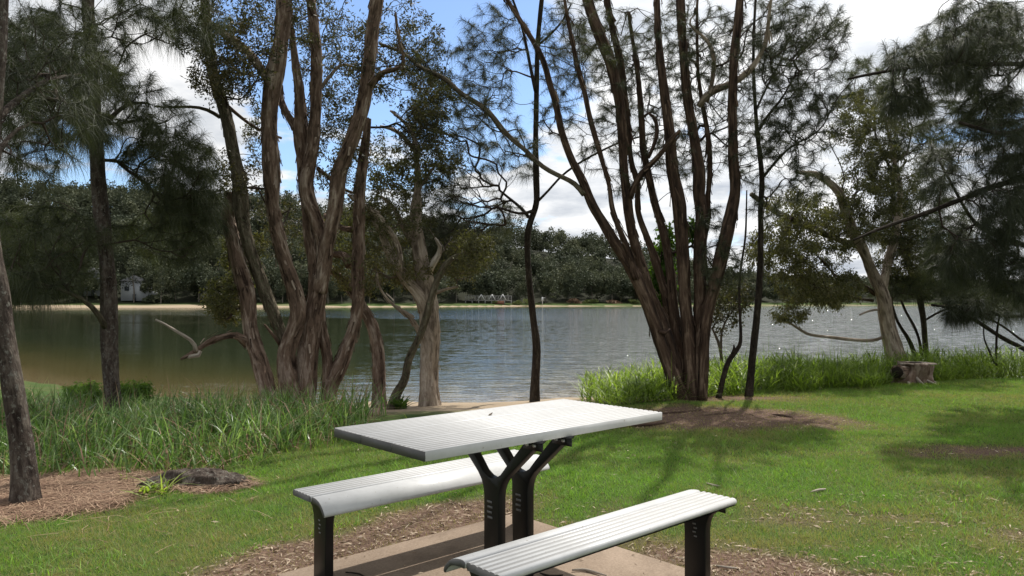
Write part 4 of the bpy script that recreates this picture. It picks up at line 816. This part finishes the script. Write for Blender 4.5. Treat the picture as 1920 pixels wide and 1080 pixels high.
# dry undergrowth at their feet
X, Y = reg(7000, f_re); O = np.stack([X, Y, tz(X, Y)-.02], -1); O[:, 1] -= .06
blade_obj('dry_grass', O, .2, .009, L_straw, r, ('dry tan grass stems at the feet of the left reeds', 'dry grass'), lean=.8, flop=1.0)
# light tuft grass between reeds and table
f_t = lambda x, y: (np.abs(y-(fe_u(x)-.1)) < .25) & (x > -3) & (x < -1.2)
X, Y = reg(6000, f_t); O = np.stack([X, Y, tz(X, Y)-.01], -1)
blade_obj('edge_grass', O, .12, .006, L_weed, r, ('ragged yellow-green grass fringe in front of the left reeds', 'grass'), lean=.5, flop=.8)
# weeds, right bank
fw = lambda x: np.interp(x, [1.0, 1.5, 2.2, 3.0, 4.0, 5.5, 7, 9.5], [9.9, 9.35, 9.6, 10.5, 10.9, 11.6, 12.6, 13.2])
bw = lambda x: np.interp(x, [1.0, 2.2, 4, 6, 10], [11.3, 12.4, 13.6, 15.4, 17.6])
f_we = lambda x, y: (y > fw(x)+(vnoise(np.stack([x*2.2, y*2.2, 0*x+3], -1))-.5)*.6) & (y < bw(x)) & (x > 1.05) & (x < .74*y+.6) & (np.hypot((x-SX)/.36, (y-SY+.15)/.32) > 1)
X, Y = reg(9000, f_we)
hw = np.interp(Y-fw(X), [0, .5, 1.5], [.30, .55, .66])*np.interp(X, [1.0, 2.0, 4.5], [.72, .85, 1.0])*(.45+1.1*n2d(X, Y, 1.8, 3, 71))*r.uniform(.7, 1.15, len(X)); zg = tz(X, Y)
# each stem carries several arching leaves
O = []; H = []
for q in range(6):
    f_ = q/6; O.append(np.stack([X+r.normal(0, .02, len(X)), Y+r.normal(0, .02, len(X)), zg-.02+hw*f_*.85], -1)); H.append(np.full(len(X), .24)*(1-.3*f_))
blade_obj('bank_weeds', np.vstack(O), np.concatenate(H), .014, L_weed, r, ('bright leafy waterside weeds along the right bank', 'weeds'),
          tint=np.clip(r.normal(.4, .22, 6*len(X))+np.tile(.45*(n2d(X, Y, 1.1, 2, 77)-.5), 6), 0, 1), lean=.9, flop=.9)
O = np.stack([X, Y, zg-.02], -1)[::3]; blade_obj('weed_stems', O, hw[::3]*1.45, .005, L_weed, r, ('upright thin stems of the weeds on the right bank', 'weeds'), tint=np.full(len(O), .25), lean=.12, flop=.12)
X = r.normal(SX-.05, .35, 500); Y = r.normal(SY-.34, .07, 500); O = np.stack([X, Y, tz(X, Y)-.01], -1)
blade_obj('stump_grass', O, .07, .008, L_weed, r, ('short grass fringe round the foot of the hollow stump', 'grass'), lean=.5, flop=.7)
X = r.uniform(-6, 8, 9000); Y = 3.4+9*r.random(9000)**1.2; k = (n2d(X, Y, 2.2, 3, 55) > .56) & (Y < lawn_end(X)-.2) & (np.hypot(X, Y-3.5) > 1.3) & (dirtmap(X, Y) < .6); X, Y = X[k], Y[k]
X = np.repeat(X, 7)+r.normal(0, .02, len(X)*7); Y = np.repeat(Y, 7)+r.normal(0, .02, len(Y)*7); O = np.stack([X, Y, tz(X, Y)-.004], -1)
blade_obj('lawn_tufts', O, .065, .004, L_lawn, r, ('longer coarse tufts dotted through the lawn', 'grass'), tint=np.clip(r.normal(.6, .25, len(X)), 0, 1), lean=.7, flop=.7, segs=2)
# leaf litter and straw
n = 190000; D = 3.2+6.4*r.random(n)**1.3; X = r.uniform(-.74, .74, n)*D; dm = dirtmap(X, D)
k = (r.random(n) < dm*np.where(D < 5.6, .27, .07)+.010+.10*sm(n2d(X, D, 1.1, 3, 91), .5, .65)*(D < 5.2)*(X > .9)) & (D < lawn_end(X)) & ~((X < -2.3) & (D > 4.4))
k &= ~((np.abs((X-CT[0])*LX[0]+(D-CT[1])*LX[1]) < .775) & (np.abs((X-CT[0])*NX[0]+(D-CT[1])*NX[1]) < .83) & (r.random(n) > .02))
X, D = X[k], D[k]; on = (np.abs((X-CT[0])*LX[0]+(D-CT[1])*LX[1]) < .775) & (np.abs((X-CT[0])*NX[0]+(D-CT[1])*NX[1]) < .83)
O = np.stack([X, D, np.where(on, .028, tz(X, D)+.008)], -1); n = len(X)
a = r.uniform(0, 6.28, n); l = (r.uniform(.006, .022, n)+.012*(r.random(n) < .15))[:, None]; d = np.stack([np.cos(a), np.sin(a), r.normal(0, .18, n)], -1); s = np.stack([-np.sin(a), np.cos(a), r.normal(0, .5, n)], -1)*(l*.16)
V = np.stack([O-d*l, O+s+[0, 0, .004], O+d*l, O-s+[0, 0, .001]], 1).reshape(-1, 3); b_ = np.arange(n)[:, None]*4
lt = mesh_obj('leaf_litter', V, [b_+np.array([0, 1, 2, 3])], L_litter, attrs={'tint': ('FLOAT', np.repeat(r.random(n), 4))}); tag(lt, 'scattered dry tan leaves and bark flakes round the slab', 'leaf litter', kind='stuff')
n = 26000; X = r.normal(-3.35, .75, n); D = r.normal(5.15, .55, n); k = (dirtmap(X, D) > .25+.5*r.random(n)) | (r.random(n) < .03); X, D = X[k], D[k]; n = len(X)
O = np.stack([X, D, tz(X, D)+r.uniform(.002, .03, n)], -1); a = r.uniform(0, 6.28, n); l = r.uniform(.04, .13, n)[:, None]
d = np.stack([np.cos(a), np.sin(a), r.normal(0, .06, n)], -1); s = np.stack([-np.sin(a), np.cos(a), 0*a], -1)*.0018
bend = np.stack([-np.sin(a), np.cos(a), 0*a], -1)*(r.normal(0, .25, n)[:, None]*l)
V = np.stack([O-d*l-s, O-d*l+s, O+bend+s+[0, 0, .006], O+bend-s+[0, 0, .006], O+d*l], 1).reshape(-1, 3); b_ = np.arange(n)[:, None]*5
lt = mesh_obj('needle_straw', V, [b_+np.array([0, 1, 2, 3]), b_+np.array([3, 2, 4])], L_straw, attrs={'tint': ('FLOAT', np.repeat(r.random(n), 5))}); tag(lt, 'brown fallen needle straw under the left edge tree', 'straw', kind='stuff')
# bark sticks
def stick(pts, rad, label, m=B_dead, grp=None):
    V, Fs, bkk = tube(pts, rad, 7, .03, .25, seed=len(label)); c_ = tuple(np.array(pts).mean(0))
    o = mesh_obj('fallen_stick', V, Fs, m, None, c_, smooth=True, attrs={'bk': ('FLOAT_VECTOR', bkk)}); tag(o, label, 'stick', grp)
def gp(u, v, z=.03): D = (HC-z)*F/(v-565); return ((u-960)/F*D, D, z+.004)
stick([gp(1072, 1067), gp(1095, 1060), gp(1110, 1072), gp(1136, 1077)], [.004, .009, .008, .003], 'pale curled bark strip on the slab, right of the near bench foot')
stick([gp(1012, 1072), gp(1030, 1078), gp(1055, 1076)], [.003, .007, .003], 'dark curled bark strip on the slab under the front of the near bench', B_slim)
stick([gp(650, 1071), gp(675, 1074), gp(690, 1082)], [.003, .004, .002], 'thin dark twig on the slab beside the far bench leg', B_slim)
stick([(gp(1335, 1058, .0)), gp(1362, 1062, .01), gp(1385, 1064, .0)], [.003, .006, .003], 'thin stick in the grass right of the near bench leg', B_dead)
stick([gp(1518, 922, .01), gp(1532, 918, .015), gp(1545, 916, .01)], [.006, .010, .005], 'short pale piece of bark lying out on the lawn, far right of the benches')
stick([gp(1322, 905, .01), gp(1335, 909, .015), gp(1350, 911, .01)], [.004, .009, .004], 'short pale bark flake on the lawn just beyond the near bench end')
for i_, (p, lb) in enumerate((([(1120, 806), (1170, 800), (1230, 796), (1262, 792)], 'surface root running through bare dirt, below the table corner'), ([(1290, 785), (1330, 780), (1370, 776), (1400, 778)], 'surface root in bare dirt in front of the reddish clump'), ([(1440, 778), (1470, 780), (1485, 784)], 'short surface root at the right of the bare dirt patch'), ([(1210, 782), (1250, 776), (1300, 772), (1340, 765)], 'surface root reaching the foot of the reddish clump'))):
    stick([gp(u, v, -.012 if q in (0, len(p)-1) else .005) for q, (u, v) in enumerate(p)], [.012, .022, .020, .012][:len(p)], lb, B_red)
# small plants
def clump(name, label, x, y, n, h, wd, m, seed, z=None):
    r2 = np.random.default_rng(seed); O = np.c_[r2.normal(x, .03, n), r2.normal(y, .03, n), np.full(n, gz(x, y) if z is None else z)]
    V, Q, T_, k = blades(O, h, wd, r2, lean=.8, flop=.9); o = mesh_obj(name, V, [np.vstack(Q), T_], m, None, (x, y, O[0, 2]), attrs={'tint': ('FLOAT', np.repeat(r2.random(n), k))}); tag(o, label, 'plant'); return o
clump('weed_plant', 'small green rosette weed at the front of the rotting log', (292-960)/F*5.25, 5.2, 26, .10, .02, L_weed, 3)
clump('weed_plant', 'upright pale green seedling growing in front of the dark rotting log', (330-960)/F*5.4, 5.25, 16, .17, .012, L_weed, 4)
clump('weed_plant', 'low yellow-green bushy plant at the foot of the pale twisted paperbark', (752-960)/F*10.7, 10.7, 60, .22, .03, L_vine, 5)
for q, (u, v0, hh, ww) in enumerate(((150, 8.6, .62, .5), (215, 9.1, .6, .4))):
    tree('waterside_shrub', 'shrub', ('feathery yellow-green shrub behind the reeds, left of the slender tree', 'feathery yellow-green shrub behind the reeds, right of the slender tree')[q], bs((165, 250)[q], 9.4),
         [('stem', px(((165, 250)[q], 800, 2), ((160, 255)[q], 760, 2), ((160, 258)[q], 735, 1.5)), 9.4, 9.4)], [((160, 255)[q], 735, 40, 18, 9.4, .3, 40)], B_twig, L_vine, kind='leaf', seed=101+q, ln=.05, wd=.014, per=22, tmin=.002)

# ------------------------------------------------------------------ far shore
def crown_pts(n, rx, rz, r2, lobes=6):
    cs = r2.normal(0, .42, (lobes, 3))*[1, 1, .8]; rs = r2.uniform(.38, .62, lobes); k = r2.integers(0, lobes, n)
    d = unit(r2.normal(0, 1, (n, 3)))*(r2.random((n, 1))**.35)
    return (cs[k]+d*rs[k][:, None])*[rx, rx, rz]
def clumps(Pc, sz, r2):
    n = len(Pc); d = unit(r2.normal(0, 1, (n, 3))); s = unit(np.cross(d, r2.normal(0, 1, (n, 3)))); k = (sz*r2.uniform(.5, 1.4, n))[:, None]
    V = np.stack([Pc-d*k, Pc+s*k*.6, Pc+d*k, Pc-s*k*.6], 1).reshape(-1, 3); return V, np.arange(n)[:, None]*4+np.array([0, 1, 2, 3])
protos = []
r2 = np.random.default_rng(12)
for q in range(6):
    h = (15, 17, 14, 18, 13, 16)[q]; rx = (4.2, 4.6, 4.8, 4.4, 4, 5)[q]; rz = h*.42; zc = h*.54
    Pc = crown_pts(2800, rx, rz, r2)+[0, 0, zc]; V, Q = clumps(Pc, .31, r2)
    ti = np.repeat(np.clip(vnoise(Pc*.55+q*9)*.9+r2.normal(0, .12, len(Pc)), 0, 1), 4)
    cr = bpy.data.meshes.new('crown'); ob = mesh_obj('crown', V, [Q], L_far, attrs={'tint': ('FLOAT', ti)})
    ln_ = r2.normal(0, .4, 2); V, Fs, bk_ = tube([(0, 0, -1), (ln_[0]*.3, 0, h*.25), (ln_[0], ln_[1], h*.5), (ln_[0]*1.4, 0, h*.8)], [.28, .22, .16, .06], 7, 1)
    tb = mesh_obj('trunk', V, Fs, B_far, smooth=True)
    protos.append((tb, ob))
FG = 'trees lining the far shore'
spots = []
for u in np.concatenate([np.arange(-60, 230, 33), [244, 281], np.arange(300, 470, 33), np.arange(480, 1260, 42), np.arange(1290, 2000, 60)]):
    u = u+r2.uniform(-10, 10); D = 0
    for _ in range(3): D = float(shore_far(np.array([(u-960)/F*(D or 230)]))[0])
    spots.append((u, D+r2.uniform(11, 20)))
def place(q, x, y, s, label, rz_):
    root = empty('shore_tree', (x, y, gz(x, y)-.2), label, 'tree', FG, rz_); root.scale = (s, s, s*r2.uniform(.9, 1.1))
    for src in protos[q]:
        c_ = src.copy(); c_.parent = root; COL.objects.link(c_)
    return root
for i_, (u, D) in enumerate(spots):
    side = 'left' if u < 440 else ('middle' if u < 1260 else 'right')
    lab = {'left': 'tall grey-trunked tree lining the grassy far shore at the left, among others like it', 'middle': 'dense dark green tree lining the middle of the far shore, among others like it',
           'right': 'low dark tree on the distant right-hand shore, among others like it'}[side]
    ro_ = place(int(r2.integers(0, 6)), (u-960)/F*D, D, {'left': .86, 'middle': .84, 'right': .6}[side]*r2.uniform(.8, 1.12), lab, r2.uniform(0, 6))
    ro_['group'] = FG+' '+side
for pr in protos:
    for o_ in pr: bpy.data.objects.remove(o_)
# the wood behind as one mass
n = 1250; u = r2.uniform(-150, 2100, n); dd = r2.random(n)**1.1*150+14; Vs = []; Ts = []
Pall = []
for k in range(n):
    D = 230.
    for _ in range(3): D = float(shore_far(np.array([(u[k]-960)/F*D]))[0])
    if 236 < u[k] < 286 and dd[k] < 40: dd[k] += 45
    D += dd[k]; x = (u[k]-960)/F*D; s = r2.uniform(.75, 1.2)*(1 if u[k] < 1300 else .7)
    pc = crown_pts(650, 5.2*s, 5.6*s, r2)+[x, D, gz(x, D)+(6.0+2.5*(k % 2))*s]; Pall.append(pc)
Pall = np.vstack(Pall); V, Q = clumps(Pall, .46, r2)
ti = np.repeat(np.clip(vnoise(Pall*.13)*.75+vnoise(Pall*.5)*.35-.08+r2.normal(0, .1, len(Pall)), 0, 1), 4)
wd_ = mesh_obj('far_wood', V, [Q], L_far, attrs={'tint': ('FLOAT', ti)}); tag(wd_, 'dense dark green wood covering the hill beyond the lake', 'wood', kind='stuff')
# shoreline bush, reeds
def bush(u, D, w_, h_, m, label, seed, n=500):
    r3 = np.random.default_rng(seed); x = (u-960)/F*D; pc = crown_pts(n, w_, h_, r3)+[x, D, gz(x, D)+h_*.6]; V, Q = clumps(pc, w_*.13, r3)
    o = mesh_obj('shore_bush', V, [Q], m, None, (x, D, gz(x, D)), attrs={'tint': ('FLOAT', np.repeat(r3.random(n), 4))}); tag(o, label, 'bush'); return o
bush(975, 291, 2.6, 1.9, L_farb, 'pale green rounded bush beside the timber deck on the far shore', 3)
bush(925, 289, 1.3, .8, L_farb, 'small olive bush in front of the timber deck on the far shore', 4)
bush(300, 246, 5, 1.8, L_far, 'dark hedge-like bush below the pale house on the far shore', 5, 900)
for q, u in enumerate((1075, 1110, 1150, 1185)):
    bush(u, 303+q*2, 3.2, 1.1, L_farb if q % 2 else L_straw, ('tan grassy tussock on the far shore right of the white marker post', 'olive tussock on the far shore, second right of the white marker post', 'brown tussock on the far shore, third right of the white marker post', 'olive tussock on the far shore just left of the reddish clump')[q], 30+q)
# deck
M_wood, t, o = mat('weathered_timber'); pbr(t, o, (.30, .295, .285), .8)
M_rust, t, o = mat('rust_red_panel'); pbr(t, o, (.22, .10, .065), .8)
D = 290.; x0, x1 = (872-960)/F*D, (960-960)/F*D; zb = gz((x0+x1)/2, D-1)
dk = empty('timber_deck', ((x0+x1)/2, D, zb), 'grey timber deck with white rails and braced frames on the far shore', 'deck'); Wd = x1-x0
m_ = MB(); m_.box((0, 0, 1.35), (Wd, 3, .25)); m_.build('platform', M_wood, dk)
for q in range(8):
    m_ = MB(); m_.box((-Wd/2+.3+q*(Wd-.6)/7, -1.3, .6), (.3, .3, 1.4)); m_.build('post', M_wood, dk)
m_ = MB(); m_.box((0, -1.4, 3.0), (Wd, .12, .22)); m_.box((0, -1.4, 2.2), (Wd, .10, .14))
for q in range(15): m_.box((-Wd/2+.2+q*(Wd-.4)/14, -1.4, 2.25), (.18, .12, 1.6))
m_.build('railing', M_wood, dk)
for q, xx in enumerate((-3.0, 1.2, 5.4)):
    m_ = MB(); m_.bar((xx-1.2, -1.5, 1.4), (xx+.2, -1.5, 3.6), .16); m_.bar((xx+1.5, -1.5, 1.4), (xx+.2, -1.5, 3.6), .16); m_.build('brace', M_white, dk)
m_ = MB(); m_.box((4.4, -1.7, .45), (3.4, .2, 1.3)); m_.build('panel', M_rust, dk)
# marker post
D = 292.; x = (1017-960)/F*D; zb = gz(x, D)
mkp = empty('marker_post', (x, D, zb), 'small white post with a short cross arm standing on the far shore', 'post')
m_ = MB(); m_.bar((0, 0, -.3), (0, 0, 3.2), .16); m_.box((0, 0, 2.3), (.75, .3, 1.5)); m_.build('post', M_white, mkp)
m_ = MB(); m_.box((.35, 0, 2.9), (1.5, .16, .2)); m_.build('cross_arm', M_white, mkp)
# pale house on the left
M_wall, t, o = mat('pale_wall'); pbr(t, o, (.36, .38, .40), .8)
M_roof, t, o = mat('house_roof'); pbr(t, o, (.25, .25, .26), .8)
M_win, t, o = mat('house_window'); pbr(t, o, (.04, .05, .06), .15)
def house(u, D, w_, h_, label, seed):
    x = (u-960)/F*D; zb = gz(x, D)-.3; hs = empty('house', (x, D, zb), label, 'house', 'pale houses beyond the left shore')
    m_ = MB(); m_.box((0, 0, h_/2), (w_, 7, h_)); m_.build('wall', M_wall, hs)
    m_ = MB(); m_.prism([(-w_/2-.6, h_+.01), (w_/2+.6, h_+.01), (0, h_+2.0)], -4, 4); m_.build('roof', M_roof, hs)
    for q in (-.28, .28):
        m_ = MB(); m_.box((q*w_, -3.52, h_*.62), (1.5, .1, 1.4)); m_.build('window', M_win, hs)
    m_ = MB(); m_.box((0, -3.52, 1.1), (1.1, .1, 2.2)); m_.build('door', M_win, hs)
house(262, 249, 9, 6.5, 'pale two-storey house glimpsed through trunks on the far left shore, wider one', 1)
house(185, 252, 6, 7.5, 'narrow pale house glimpsed left of the wider one, between far trunks', 2)
